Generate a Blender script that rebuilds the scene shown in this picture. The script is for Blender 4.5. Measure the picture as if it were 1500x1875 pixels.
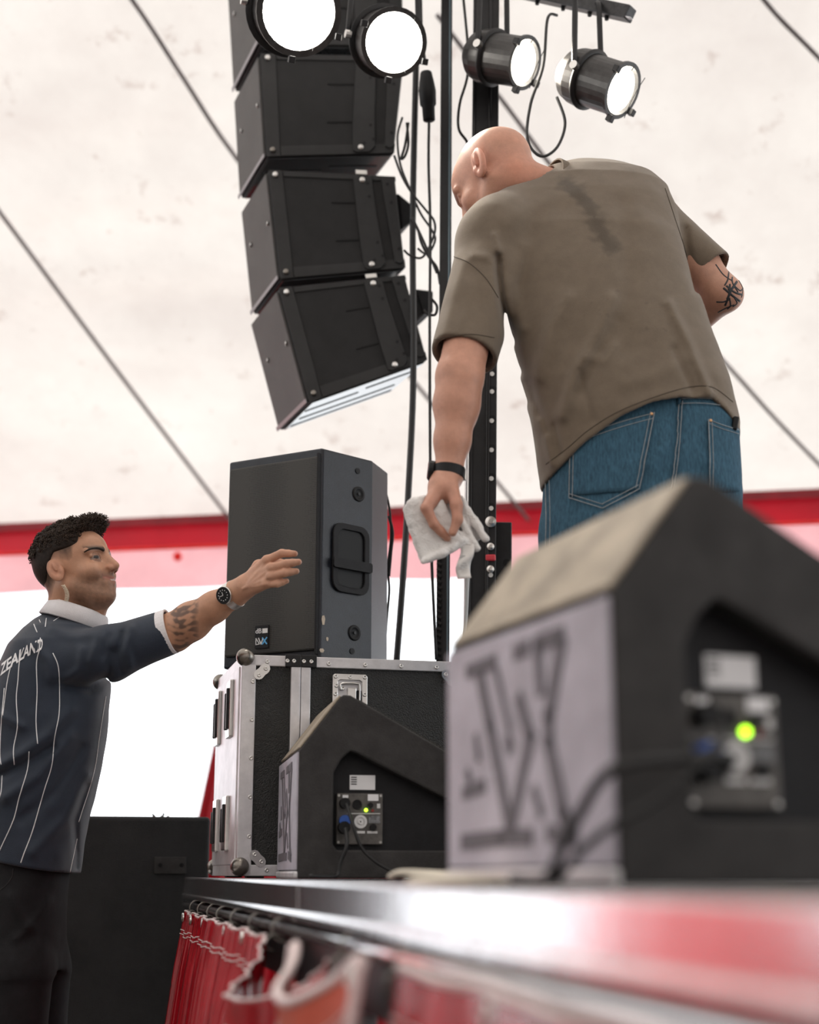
import bpy, bmesh, math, random
import numpy as np
from mathutils import Vector, Matrix, noise as mnoise
from mathutils.geometry import tessellate_polygon
from mathutils.bvhtree import BVHTree

random.seed(7)
R = math.radians
for o in list(bpy.data.objects):
    bpy.data.objects.remove(o)
SC = bpy.context.scene
COL = SC.collection

# ------------------------------------------------------------------ camera
S = 0.92                      # height of the stage deck above the ground
F = 2700.0                    # focal length in pixels of the 1500 x 1875 frame
PITCH = math.atan((1598 - 937.5) / F)
CAM = Vector((0, 0, S + 0.012))
cam = bpy.data.cameras.new('camera')
cam.sensor_fit = 'VERTICAL'
cam.sensor_height = 30.0
cam.lens = 30.0 * F / 1875.0
cam.clip_start = 0.05
cam.clip_end = 300
cam.dof.use_dof = True
cam.dof.focus_distance = 3.55
cam.dof.aperture_fstop = 1.7
camo = bpy.data.objects.new('camera', cam)
camo.location = CAM
camo.rotation_euler = (R(90) + PITCH, 0, 0)
COL.objects.link(camo)
SC.camera = camo

# ------------------------------------------------------------------ world, sun, exposure
W = bpy.data.worlds.new('overcast_sky')
SC.world = W
W.use_nodes = True
bg = W.node_tree.nodes['Background']
bg.inputs[0].default_value = (0.93, 0.97, 1.0, 1)
bg.inputs[1].default_value = 2.1
sun = bpy.data.lights.new('sun', 'SUN')
sun.energy = 1.6
sun.angle = R(6)
sun.color = (1.0, 0.93, 0.84)
suno = bpy.data.objects.new('sun', sun)
suno.rotation_euler = Vector((0.45, 0.35, -0.9)).to_track_quat('-Z', 'Y').to_euler()
suno.location = (-4, -3, 12)
COL.objects.link(suno)
SC.view_settings.view_transform = 'Standard'
SC.view_settings.look = 'None'
SC.view_settings.gamma = 1
SC.view_settings.use_curve_mapping = False
SC.view_settings.exposure = 0.25

FWD = Vector((0, math.cos(PITCH), math.sin(PITCH)))
UP = Vector((0, -math.sin(PITCH), math.cos(PITCH)))
def ray(px, py):
    return FWD + Vector((1, 0, 0)) * ((px - 750) / F) + UP * ((937.5 - py) / F)
def P(px, py, Y):
    """the point of the place that lies Y metres ahead in the direction (px, py)"""
    d = ray(px, py)
    return CAM + d * (Y / d.y)
def PZ(px, py, z):
    d = ray(px, py)
    return CAM + d * ((z - CAM.z) / d.z)
def scale_at(p):
    return F / (Vector(p) - CAM).dot(FWD)       # pixels per metre
def proj(p):
    q = Vector(p) - CAM
    w = q.dot(FWD)
    return 750 + F * q.x / w, 937.5 - F * q.dot(UP) / w
def lerp(a, b, t):
    return a + (b - a) * t

# ------------------------------------------------------------------ materials
MATS = {}
def mat(name, col, rough=0.6, metal=0.0, var=0.0, vscale=6.0, bump=0.0, bscale=200.0, spec=0.5,
        trans=0.0, emit=None, estr=0.0, attr=None, sheen=0.0, sss=0.0, detail=4.0, col2=None, stretch=None):
    if name in MATS:
        return MATS[name]
    m = bpy.data.materials.new(name)
    m.use_nodes = True
    nt = m.node_tree
    N, L = nt.nodes, nt.links
    b = N['Principled BSDF']
    b.inputs['Roughness'].default_value = rough
    b.inputs['Metallic'].default_value = metal
    b.inputs['Specular IOR Level'].default_value = spec
    if sheen:
        b.inputs['Sheen Weight'].default_value = sheen
        b.inputs['Sheen Roughness'].default_value = 0.5
    if sss:
        b.inputs['Subsurface Weight'].default_value = sss
        b.inputs['Subsurface Radius'].default_value = (0.012, 0.005, 0.003)
        b.inputs['Subsurface Scale'].default_value = 1.0
    c = tuple(col) + (1,)
    b.inputs['Base Color'].default_value = c
    src = None
    tc = N.new('ShaderNodeTexCoord')
    vec = tc.outputs['Object']
    if stretch:
        mp = N.new('ShaderNodeMapping')
        mp.inputs['Scale'].default_value = stretch
        L.new(vec, mp.inputs[0])
        vec = mp.outputs[0]
    if attr:
        a = N.new('ShaderNodeAttribute')
        a.attribute_name = attr
        src = a.outputs['Color']
    if var or col2:
        n = N.new('ShaderNodeTexNoise')
        n.inputs['Scale'].default_value = vscale
        n.inputs['Detail'].default_value = detail
        n.inputs['Roughness'].default_value = 0.65
        L.new(vec, n.inputs['Vector'])
        cr = N.new('ShaderNodeValToRGB')
        cr.color_ramp.elements[0].position = 0.3
        cr.color_ramp.elements[1].position = 0.72
        if col2:
            cr.color_ramp.elements[0].color = tuple(col2) + (1,)
            cr.color_ramp.elements[1].color = c
        else:
            lo, hi = 1 - var, 1 + var
            if attr:
                cr.color_ramp.elements[0].color = (lo, lo, lo, 1)
                cr.color_ramp.elements[1].color = (hi, hi, hi, 1)
            else:
                cr.color_ramp.elements[0].color = tuple(x * lo for x in col) + (1,)
                cr.color_ramp.elements[1].color = tuple(min(1, x * hi) for x in col) + (1,)
        L.new(n.outputs['Fac'], cr.inputs[0])
        if attr:
            mx = N.new('ShaderNodeMix')
            mx.data_type = 'RGBA'
            mx.blend_type = 'MULTIPLY'
            mx.inputs[0].default_value = 1
            L.new(src, mx.inputs[6])
            L.new(cr.outputs[0], mx.inputs[7])
            src = mx.outputs[2]
        else:
            src = cr.outputs[0]
    if src is not None:
        L.new(src, b.inputs['Base Color'])
    if bump:
        n2 = N.new('ShaderNodeTexNoise')
        n2.inputs['Scale'].default_value = bscale
        n2.inputs['Detail'].default_value = 2
        L.new(vec, n2.inputs['Vector'])
        bp = N.new('ShaderNodeBump')
        bp.inputs['Strength'].default_value = min(1.0, bump)
        bp.inputs['Distance'].default_value = 0.004
        L.new(n2.outputs['Fac'], bp.inputs['Height'])
        L.new(bp.outputs[0], b.inputs['Normal'])
    if emit:
        b.inputs['Emission Color'].default_value = tuple(emit) + (1,)
        b.inputs['Emission Strength'].default_value = estr
    if trans:
        t = N.new('ShaderNodeBsdfTranslucent')
        if src is not None:
            L.new(src, t.inputs[0])
        else:
            t.inputs[0].default_value = c
        ms = N.new('ShaderNodeMixShader')
        ms.inputs[0].default_value = trans
        L.new(b.outputs[0], ms.inputs[1])
        L.new(t.outputs[0], ms.inputs[2])
        L.new(ms.outputs[0], N['Material Output'].inputs[0])
    MATS[name] = m
    return m

# ------------------------------------------------------------------ object helpers
def wm(o):
    m = o.matrix_basis.copy()
    while o.parent:
        o = o.parent
        m = o.matrix_basis @ m
    return m
def tag(o, label=None, cat=None, group=None, kind=None):
    if label: o['label'] = label
    if cat: o['category'] = cat
    if group: o['group'] = group
    if kind: o['kind'] = kind
    return o
def thing(name, label, cat, loc, group=None, rz=0.0):
    o = bpy.data.objects.new(name, None)
    o.empty_display_size = 0.1
    o.location = loc
    o.rotation_euler = (0, 0, rz)
    COL.objects.link(o)
    return tag(o, label, cat, group)

class MB:
    """collects world-space geometry for one mesh object"""
    def __init__(s, M=None):
        s.v, s.f, s.M, s.c = [], [], M, None
    def add(s, vs, fs):
        k = len(s.v)
        for p in vs:
            p = Vector(p)
            s.v.append(s.M @ p if s.M is not None else p)
        s.f += [tuple(i + k for i in q) for q in fs]
        return s
    def box(s, c, d, M=None):
        c = Vector(c)
        vs = [Vector((x * d[0] / 2, y * d[1] / 2, z * d[2] / 2)) for x in (-1, 1) for y in (-1, 1) for z in (-1, 1)]
        vs = [(M @ v if M is not None else v) + c for v in vs]
        return s.add(vs, [(0, 1, 3, 2), (4, 6, 7, 5), (0, 4, 5, 1), (2, 3, 7, 6), (0, 2, 6, 4), (1, 5, 7, 3)])
    def b2(s, lo, hi):
        return s.box([(lo[i] + hi[i]) / 2 for i in range(3)], [hi[i] - lo[i] for i in range(3)])
    def prism(s, poly, off, holes=()):
        """extrude a flat polygon (3D points) with holes by the vector off"""
        loops = [[Vector(p) for p in poly]] + [[Vector(p) for p in h] for h in holes]
        flat = [p for l in loops for p in l]
        tris = tessellate_polygon(loops)
        off = Vector(off)
        n = len(flat)
        fs = [tuple(t) for t in tris] + [tuple(i + n for i in reversed(t)) for t in tris]
        k = 0
        for l in loops:
            m = len(l)
            for i in range(m):
                a, b = k + i, k + (i + 1) % m
                fs.append((a, b, b + n, a + n))
            k += m
        return s.add(flat + [p + off for p in flat], fs)
    def hexa(s, near, far):
        """a solid between two quads"""
        return s.add(list(near) + list(far), [(0, 1, 2, 3), (7, 6, 5, 4), (0, 4, 5, 1), (1, 5, 6, 2), (2, 6, 7, 3), (3, 7, 4, 0)])
    def tube(s, pts, r, n=8, closed=False, cap=True):
        pts = [Vector(p) for p in pts]
        m = len(pts)
        rs = r if isinstance(r, (list, tuple)) else [r] * m
        vs, fs = [], []
        up = None
        for i, p in enumerate(pts):
            if closed:
                t = pts[(i + 1) % m] - pts[i - 1]
            else:
                t = pts[min(i + 1, m - 1)] - pts[max(i - 1, 0)]
            t.normalize()
            if up is None:
                up = Vector((0, 0, 1)) if abs(t.z) < 0.9 else Vector((1, 0, 0))
            a = t.cross(up)
            if a.length < 1e-6:
                a = t.cross(Vector((0, 1, 0.1)))
            a.normalize()
            b = a.cross(t).normalized()
            up = b
            for k in range(n):
                w = 2 * math.pi * k / n
                vs.append(p + (a * math.cos(w) + b * math.sin(w)) * rs[i])
        q = m if closed else m - 1
        for i in range(q):
            j = (i + 1) % m
            for k in range(n):
                l = (k + 1) % n
                fs.append((i * n + k, i * n + l, j * n + l, j * n + k))
        if cap and not closed:
            fs.append(tuple(reversed(range(n))))
            fs.append(tuple(range((m - 1) * n, m * n)))
        return s.add(vs, fs)
    def lathe(s, c, axis, prof, n=24, cap=True):
        """prof = [(distance along the axis, radius)]"""
        c, ax = Vector(c), Vector(axis).normalized()
        h = Vector((0, 0, 1)) if abs(ax.z) < 0.9 else Vector((1, 0, 0))
        a = ax.cross(h).normalized()
        b = ax.cross(a)
        vs, fs = [], []
        for (d, r) in prof:
            for k in range(n):
                w = 2 * math.pi * k / n
                vs.append(c + ax * d + (a * math.cos(w) + b * math.sin(w)) * r)
        for i in range(len(prof) - 1):
            for k in range(n):
                l = (k + 1) % n
                fs.append((i * n + k, i * n + l, (i + 1) * n + l, (i + 1) * n + k))
        if cap:
            fs.append(tuple(reversed(range(n))))
            fs.append(tuple(range((len(prof) - 1) * n, len(prof) * n)))
        return s.add(vs, fs)
    def grid(s, rows):
        m, n = len(rows), len(rows[0])
        return s.add([p for r in rows for p in r],
                     [(i * n + j, i * n + j + 1, (i + 1) * n + j + 1, (i + 1) * n + j) for i in range(m - 1) for j in range(n - 1)])
    def build(s, name, m, parent=None, smooth=False, bevel=0.0, solid=0.0, label=None, seg=2, fix=True):
        me = bpy.data.meshes.new(name)
        vs = s.v
        if parent is not None:
            inv = wm(parent).inverted()
            vs = [inv @ p for p in vs]
        me.from_pydata([tuple(p) for p in vs], [], s.f)
        if fix:
            bm = bmesh.new()
            bm.from_mesh(me)
            bmesh.ops.recalc_face_normals(bm, faces=bm.faces)
            bm.to_mesh(me)
            bm.free()
        if m is not None:
            me.materials.append(m)
        if smooth:
            me.polygons.foreach_set('use_smooth', [True] * len(me.polygons))
        if s.c is not None:
            at = me.color_attributes.new('Col', 'FLOAT_COLOR', 'POINT')
            arr = np.ones((len(s.v), 4), dtype=np.float32)
            arr[:, :3] = s.c
            at.data.foreach_set('color', arr.ravel())
        o = bpy.data.objects.new(name, me)
        COL.objects.link(o)
        o.parent = parent
        if bevel:
            b = o.modifiers.new('bevel', 'BEVEL')
            b.width = bevel
            b.segments = seg
            b.limit_method = 'ANGLE'
            b.angle_limit = R(35)
        if solid:
            b = o.modifiers.new('solid', 'SOLIDIFY')
            b.thickness = solid
            b.offset = 0
        if label:
            o['label'] = label
        return o

def curve_pts(pts, n=8):
    """Catmull-Rom through the points"""
    pts = [Vector(p) for p in pts]
    out = []
    for i in range(len(pts) - 1):
        p0, p1, p2, p3 = pts[max(i - 1, 0)], pts[i], pts[i + 1], pts[min(i + 2, len(pts) - 1)]
        for k in range(n):
            t = k / n
            out.append(0.5 * ((2 * p1) + (p2 - p0) * t + (2 * p0 - 5 * p1 + 4 * p2 - p3) * t * t + (3 * p1 - p0 - 3 * p2 + p3) * t ** 3))
    out.append(pts[-1])
    return out
def text_geo(txt, size, depth=0.001, bold=0.0):
    cu = bpy.data.curves.new('lettering', 'FONT')
    cu.body = txt
    cu.size = size
    cu.extrude = depth
    cu.offset = bold
    cu.align_x = 'CENTER'
    cu.align_y = 'CENTER'
    cu.resolution_u = 3
    o = bpy.data.objects.new('lettering', cu)
    COL.objects.link(o)
    dg = bpy.context.evaluated_depsgraph_get()
    me = bpy.data.meshes.new_from_object(o.evaluated_get(dg))
    vs = [v.co.copy() for v in me.vertices]
    fs = [tuple(p.vertices) for p in me.polygons]
    bpy.data.objects.remove(o)
    bpy.data.curves.remove(cu)
    bpy.data.meshes.remove(me)
    return vs, fs
def frame(o, x, y, z):
    M = Matrix((x, y, z)).transposed().to_4x4()
    M.translation = o
    return M
def cable(name, pts, r, m, label, cat='cable', group=None, n=8, parent=None):
    o = MB().tube(curve_pts(pts, n), r, 8).build(name, m, parent, smooth=True)
    if parent is None:
        tag(o, label, cat, group)
    return o

# palette
BLACK = mat('black_speaker_paint', (0.015, 0.015, 0.017), 0.6, spec=0.25, bump=0.5, bscale=500, var=0.25, vscale=25)
PLASTIC = mat('black_plastic', (0.012, 0.012, 0.014), 0.55, spec=0.25, var=0.2, vscale=30, bump=0.25, bscale=700)
GREYPL = mat('charcoal_plastic', (0.040, 0.038, 0.038), 0.65, spec=0.25, var=0.3, vscale=18, bump=0.4, bscale=450)
RUBBER = mat('black_rubber', (0.007, 0.007, 0.008), 0.55, spec=0.3, var=0.15)
DARKMET = mat('black_painted_steel', (0.018, 0.018, 0.020), 0.45, metal=0.0, spec=0.35, var=0.3, vscale=20)
ALU = mat('scuffed_aluminium', (0.74, 0.73, 0.75), 0.40, metal=0.55, var=0.16, vscale=14, bump=0.1, bscale=90)
STEEL = mat('bright_steel', (0.75, 0.74, 0.72), 0.28, metal=1.0, var=0.1)
BALL = mat('worn_steel_ball', (0.26, 0.24, 0.215), 0.3, metal=1.0, var=0.35, vscale=30)
WHITE = mat('white_label', (0.85, 0.85, 0.87), 0.5, var=0.05)

# ================================================================== SETTING
GROUND = mat('trodden_ground', (0.16, 0.14, 0.12), 0.95, var=0.35, vscale=3, bump=0.6, bscale=30)
g = MB().b2((-14, -10, -0.3), (14, 14, 0.0)).build('floor', GROUND)
tag(g, 'bare trodden ground under and around the tent', None, None, 'structure')

# --- tent roof: two translucent slopes over an eave on every side
CANVAS = mat('cream_tent_canvas', (0.725, 0.675, 0.622), 0.85, trans=0.5, col2=(0.575, 0.515, 0.475), vscale=0.9, detail=6.0, bump=0.15, bscale=8)
_nt = CANVAS.node_tree
_n = _nt.nodes.new('ShaderNodeTexNoise')
_n.inputs['Scale'].default_value = 5.5
_n.inputs['Detail'].default_value = 5
_n.inputs['Roughness'].default_value = 0.7
_r = _nt.nodes.new('ShaderNodeValToRGB')
_r.color_ramp.elements[0].position = 0.60
_r.color_ramp.elements[0].color = (1, 1, 1, 1)
_r.color_ramp.elements[1].position = 0.74
_r.color_ramp.elements[1].color = (0.70, 0.62, 0.60, 1)
_m = _nt.nodes.new('ShaderNodeMix')
_m.data_type = 'RGBA'
_m.blend_type = 'MULTIPLY'
_m.inputs[0].default_value = 1
_tc = [n for n in _nt.nodes if n.type == 'TEX_COORD'][0]
_nt.links.new(_tc.outputs['Object'], _n.inputs['Vector'])
_nt.links.new(_n.outputs['Fac'], _r.inputs[0])
for _l in [l for l in _nt.links if l.from_node.type == 'VALTORGB' and l.from_node != _r]:
    _nt.links.new(_l.from_socket, _m.inputs[6])
    _to = _l.to_socket
    _nt.links.new(_m.outputs[2], _to)
_nt.links.new(_r.outputs[0], _m.inputs[7])
def wall_y(x):                       # plan line of the rear eave
    a, b = P(0, 968, 9.2), P(1500, 905, 8.31)
    return lerp(a.y, b.y, (x - a.x) / (b.x - a.x))
EZ = P(0, 968, 9.2).z
RIDGE_Y, SLOPE = 3.2, 0.577
def roof_z(x, y):
    return EZ + (wall_y(x) - max(y, RIDGE_Y)) * SLOPE
def roof_pt(px, py, drop=0.0):
    d = ray(px, py)
    lo, hi = 1.0, 14.0
    for _ in range(40):
        t = (lo + hi) / 2
        q = CAM + d * (t / d.y)
        if q.z < roof_z(q.x, q.y): lo = t
        else: hi = t
    q = CAM + d * (lo / d.y)
    q.z -= drop
    return q
rows = []
for i in range(61):
    r = []
    for j in range(81):
        x = -9 + 18 * j / 80
        y = lerp(RIDGE_Y, wall_y(x) + 0.05, i / 60)
        z = roof_z(x, y) if i < 60 else EZ
        w = 0.05 * math.sin(x * 1.9 + y * 1.3) + 0.03 * math.sin(x * 0.7 - y * 2.1)
        # slack ripples near the rear left of the roof
        k = math.exp(-((x + 1.5) / 1.3) ** 2 - ((y - 7.2) / 0.8) ** 2)
        w += 0.035 * k * math.sin(y * 13 + x * 2)
        w *= math.sin(math.pi * i / 60) ** 0.5 if 0 < i < 60 else 0
        r.append((x, y, z + w))
    rows.append(r)
roof = MB().grid(rows).build('ceiling', CANVAS, smooth=True, fix=False)
tag(roof, 'cream translucent tent roof sloping up from the rear eave', None, None, 'structure')
ridge_z = [roof_z(-9 + 18 * j / 80, RIDGE_Y) for j in range(81)]
rows = [[(-9 + 18 * j / 80, lerp(RIDGE_Y, -3.0, i / 12), lerp(ridge_z[j], EZ, i / 12)) for j in range(81)] for i in range(13)]
MB().grid(rows).build('front_slope', CANVAS, roof, smooth=True, fix=False)
SEAM = mat('dark_webbing', (0.20, 0.18, 0.185), 0.8, var=0.2)
for pts in ([(-160, 145), (0, 362), (210, 648), (330, 808), (415, 920), (442, 955)],
            [(175, -120), (262, 0), (345, 130), (435, 266), (640, 530), (910, 860), (982, 948)],
            [(800, 0), (930, 172), (1028, 302), (1200, 500), (1340, 655), (1420, 745), (1530, 860)],
            [(1360, -75), (1420, 0), (1500, 82), (1640, 235)]):
    q = curve_pts([roof_pt(a, b, 0.07) for a, b in pts], 4)
    mb = MB()
    for i in range(len(q) - 1):
        t = (q[i + 1] - q[i]).normalized()
        sdw = t.cross(Vector((0, SLOPE, 1)).normalized()).normalized() * 0.009
        n = Vector((0, -0.5, -0.86)) * 0.012
        mb.hexa([q[i] - sdw, q[i] + sdw, q[i] + sdw + n, q[i] - sdw + n],
                [q[i + 1] - sdw, q[i + 1] + sdw, q[i + 1] + sdw + n, q[i + 1] - sdw + n])
    mb.build('roof_seam', SEAM, roof)

# --- rear valance of the tent wall
REDPVC = mat('red_tent_pvc', (0.46, 0.003, 0.016), 0.5, trans=0.22, var=0.2, vscale=1.5)
DKRED = mat('dark_red_hem', (0.25, 0.006, 0.015), 0.6, var=0.2)
PINK = mat('translucent_pink_window', (0.80, 0.42, 0.43), 0.5, trans=0.62, col2=(0.62, 0.33, 0.34), vscale=2.2)
CORD = mat('red_cord', (0.95, 0.06, 0.05), 0.5, var=0.1, trans=0.4)
wall = bpy.data.objects.new('wall_back', None)
wall.location = (0, wall_y(0), EZ)
COL.objects.link(wall)
tag(wall, 'red valance strip along the open rear side of the tent', None, None, 'structure')
def zdrop(py):                      # height below the eave read at the left rim
    return P(0, py, 9.2).z
def strip(name, z0, z1, m, amp, dy):
    rows = []
    for i in range(4):
        r = []
        for j in range(181):
            x = -9 + 18 * j / 180
            r.append((x, wall_y(x) + dy + amp * math.sin(x * 7 + 2 * math.sin(x * 1.7)) * i / 3, lerp(z0, z1, i / 3)))
        rows.append(r)
    return MB().grid(rows).build(name, m, wall, smooth=True, fix=False)
strip('valance_hem', zdrop(962), zdrop(977), DKRED, 0.0, -0.05)
strip('valance', zdrop(962), zdrop(1015), REDPVC, 0.015, 0.0)
strip('window_strip', zdrop(1016), zdrop(1086), PINK, 0.03, 0.03)
zc = zdrop(1017)
MB().tube([(-9, wall_y(-9) - 0.03, zc), (9, wall_y(9) - 0.03, zc)], 0.012).build('cord', CORD, wall, smooth=True)
q = P(325, 1019, 9.0)
MB().lathe(q - Vector((0, 0, 0.03)), (0, 0, 1), [(0, 0.004), (0.008, 0.02), (0.03, 0.03), (0.05, 0.02), (0.062, 0.004)], 14).build('cord_ball', CORD, wall, smooth=True)

# --- red drape gathered at a tent post, rear centre
rows = []
for i in range(25):
    t = i / 24
    r = []
    for j in range(91):
        a = j / 90
        half = lerp(0.32, 0.80, t ** 1.2)
        x0 = P(545, 1300, 8.4).x
        x = x0 + (a - 0.5) * 2 * half
        y = 8.4 + 0.05 * math.sin(a * 60) * (0.4 + 0.6 * t) + 0.02 * math.sin(a * 131 + t * 3)
        r.append((x, y, lerp(zdrop(1080), 0.02, t)))
    rows.append(r)
dr = MB().grid(rows).build('tent_curtain', REDPVC, smooth=True, fix=False, solid=0.004)
tag(dr, 'red tent curtain hanging behind the flight case, flaring out towards the ground', 'curtain')

# --- red side wall panels of the tent at the far left, beside the ground in front of the stage
for k, (ya, yb) in enumerate(((6.6, 9.5),)):
    rows = [[(-5.2 + 0.06 * math.sin(lerp(ya, yb, j / 40) * 21), lerp(ya, yb, j / 40), lerp(0.02, EZ, i / 6)) for j in range(41)] for i in range(7)]
    o = MB().grid(rows).build('wall_left', mat('sunlit_red_panel', (0.92, 0.16, 0.16), 0.5, trans=0.75, var=0.1, vscale=1.0), smooth=True, fix=False)  # red brightened so the unseen panel reflects as sunlit in the stage edge
    tag(o, 'red tent side panel beside the audience area', None, None, 'structure')

rows = [[(-9 + 18 * j / 60, -3.0 + 0.05 * math.sin(j * 0.9), lerp(0.0, EZ, i / 6)) for j in range(61)] for i in range(7)]
WCANVAS = mat('grey_wall_canvas', (0.50, 0.46, 0.44), 0.9, trans=0.25, var=0.1, vscale=1.0)
o = MB().grid(rows).build('wall_front', WCANVAS, smooth=True, fix=False)  # unseen wall, added to cut the light from behind the camera
tag(o, 'added canvas wall behind the viewer that dims the camera side', None, None, 'structure')
rows = [[(-6.2, lerp(-3.0, 7.2, j / 60), lerp(0.0, EZ, i / 6)) for j in range(61)] for i in range(7)]
o = MB().grid(rows).build('wall_left', WCANVAS, smooth=True, fix=False)
tag(o, 'closed canvas side of the tent left of the stage', None, None, 'structure')

# ================================================================== STAGE
SA = R(13)
U = Vector((math.cos(SA), math.sin(SA), 0))
V = Vector((-math.sin(SA), math.cos(SA), 0))
E0 = P(340, 1615, 4.2)
E0.z = S
def edge(s, n=0.0, z=0.0):          # s metres from the rear corner towards the front, n outwards, z above the deck
    return E0 - V * s - U * n + Vector((0, 0, z))
SLEN = 4.9
EDGEALU = mat('mill_aluminium_edge', (0.74, 0.72, 0.74), 0.15, metal=0.95, var=0.12, vscale=9, bump=0.08, bscale=60)
DECK = mat('dark_stage_plywood', (0.10, 0.085, 0.085), 0.55, var=0.3, vscale=8, bump=0.2, bscale=80)
stage = thing('stage_platform', 'low black-decked stage with a bright aluminium edge and curtain rail', 'stage', edge(0, 0, -S))
mb = MB()
a, b = edge(0, -0.02, -0.003), edge(SLEN, -0.02, -0.003)
mb.hexa([a, b, b + U * 6, a + U * 6], [p - Vector((0, 0, 0.06)) for p in (a, b, b + U * 6, a + U * 6)])
mb.build('deck', DECK, stage)
def rail(prof, s0, s1):
    m = MB()
    A = [edge(s0, n, z) for n, z in prof]
    B = [edge(s1, n, z) for n, z in prof]
    k = len(prof)
    m.add(A + B, [(i, (i + 1) % k, k + (i + 1) % k, k + i) for i in range(k)] + [tuple(range(k)), tuple(range(2 * k - 1, k - 1, -1))])
    return m
rail([(-0.045, -0.050), (-0.020, -0.050), (-0.020, -0.15), (-0.045, -0.15)], 0.02, SLEN).build('lower_beam', DARKMET, stage)
EP = [(-0.03, 0), (0.0, 0), (0.004, -0.004), (0.004, -0.042), (0.010, -0.046), (0.010, -0.055), (-0.02, -0.055), (-0.03, -0.05)]
cuts = [0.0, 2.05, 3.03, SLEN]
for i in range(3):
    rail(EP, cuts[i] + 0.002, cuts[i + 1] - 0.002).build('edge_beam', EDGEALU, stage, bevel=0.0015)
MB().tube([edge(0.02, 0.0, -0.071), edge(SLEN, 0.0, -0.071)], 0.009, 12).build('curtain_rail', EDGEALU, stage, smooth=True)
for s in (0.1, 2.0, 3.0, 4.8):
    for w in (0.1, 2.0, 4.0, 5.9):
        p = edge(s, -w, 0)
        MB().tube([(p.x, p.y, 0), (p.x, p.y, S - 0.06)], 0.025, 10).build('leg', ALU, stage, smooth=True)

# --- curtain hooks and the red skirts
HOOK = mat('grey_hook_wire', (0.25, 0.24, 0.22), 0.4, metal=0.8, var=0.2)
def s_of_px(px):
    best = min(range(0, 4800), key=lambda k: abs(proj(edge(k / 1000, 0.02, -0.08))[0] - px))
    return best / 1000
hook_px = [347, 361, 378, 396, 421, 455, 497, 622, 722]
hook_s = [s_of_px(x) for x in hook_px]
words = ['rearmost, beside the black cabinet', 'second from the rear corner', 'third from the rear corner',
         'fourth from the rear corner', 'fifth from the rear corner', 'sixth from the rear corner', 'seventh from the rear, above the skirt fold',
         'eighth from the rear, at the pale-piped panel', 'nearest the camera and most blurred']
for s, w in zip(hook_s, words):
    pts = []
    tilt = random.uniform(-0.004, 0.004)
    for k in range(19):
        a = R(-60 + 300 * k / 18)
        pts.append(edge(s + tilt * math.cos(a), 0.0 + 0.021 * math.sin(a + R(90)), -0.083 + 0.021 * math.cos(a + R(90) - R(90))))
    pts = [edge(s + tilt * math.cos(a), 0.019 * math.cos(a), -0.073 + 0.018 * math.sin(a)) for a in [R(-100 + 310 * k / 20) for k in range(21)]]
    tail = [edge(s, 0.012, -0.080), edge(s + 0.003, 0.026, -0.086), edge(s + 0.004, 0.028, -0.100), edge(s, 0.016, -0.104)]
    hk = MB().tube(pts, 0.0022, 7)
    hk.tube(curve_pts([pts[0]] + tail, 4), 0.0022, 7)
    tag(hk.build('curtain_hook', HOOK, None, smooth=True), 'grey wire curtain hook on stage rail, ' + w, 'hook', 'wire hooks along the stage rail')

SKIRT = mat('glossy_red_pvc_skirt', (0.38, 0.006, 0.014), 0.24, var=0.35, vscale=5, spec=0.6, trans=0.05)
SKIRT2 = mat('lit_red_pvc_skirt', (0.60, 0.085, 0.035), 0.35, var=0.25, vscale=4, spec=0.6, trans=0.12)  # orange tone paints in the lit inside of the red skirt
PIPING = mat('pinkish_white_piping', (0.80, 0.66, 0.66), 0.5, var=0.1)
def skirt(name, s0, s1, hooks, sag, amp, freq, base, bulge, m, label, hem_edges, ns=150, ztop=-0.102, pr=0.0045):
    def top(s):
        z = ztop
        for h0, h1 in zip(hooks[:-1], hooks[1:]):
            if h0 <= s <= h1:
                t = (s - h0) / (h1 - h0)
                z -= (sag if h1 > 99 or h0 >= hooks[-2] - 1e-6 else sag * 0.10) * math.sin(math.pi * t)
        return z
    def pos(s, t):
        z = lerp(top(s), -S + 0.03, t)
        ph = s * freq + 1.3 * math.sin(s * 5.1)
        n = base + amp * (0.35 + 0.65 * min(1, t * 6)) * math.sin(ph) + 0.25 * amp * math.sin(ph * 2.3 + 1)
        for (c, w, h) in bulge:
            n += h * math.exp(-((s - c) / w) ** 2) * (1 - 0.6 * min(1, t * 4))
        n += 0.10 * t
        return edge(s, n, z)
    root = thing(name, label, 'curtain', edge((s0 + s1) / 2, base, -S + 0.03))
    rows = [[pos(lerp(s0, s1, j / ns), (i / 24) ** 1.5) for j in range(ns + 1)] for i in range(25)]
    MB().grid(rows).build('fabric', m, root, smooth=True, fix=False, solid=0.002)
    MB().tube([pos(lerp(s0, s1, j / ns), 0.0) for j in range(ns + 1)], pr, 6).build('top_piping', PIPING, root, smooth=True)
    for k in range(2):
        MB().tube([pos(lerp(s0, s1, j / ns), 0.055 + 0.012 * k) - U * 0.002 for j in range(ns + 1)], 0.0011, 5).build('stitch_line', PIPING, root, smooth=True)
    for s in hem_edges:
        MB().tube([pos(s, (i / 24) ** 1.5) - U * 0.003 for i in range(25)], 0.007, 6).build('edge_piping', PIPING, root, smooth=True)
    for h in hooks:
        if s0 + 0.01 < h < s1 - 0.01:
            p = pos(h, 0.02) - U * 0.002
            MB().lathe(p, -U, [(-0.002, 0.011), (0.002, 0.011), (0.003, 0.008), (0.002, 0.005), (-0.002, 0.005), (-0.002, 0.011)], 14, cap=False).build('eyelet', STEEL, root, smooth=True)
    return root
sA = hook_s[7]
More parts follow.
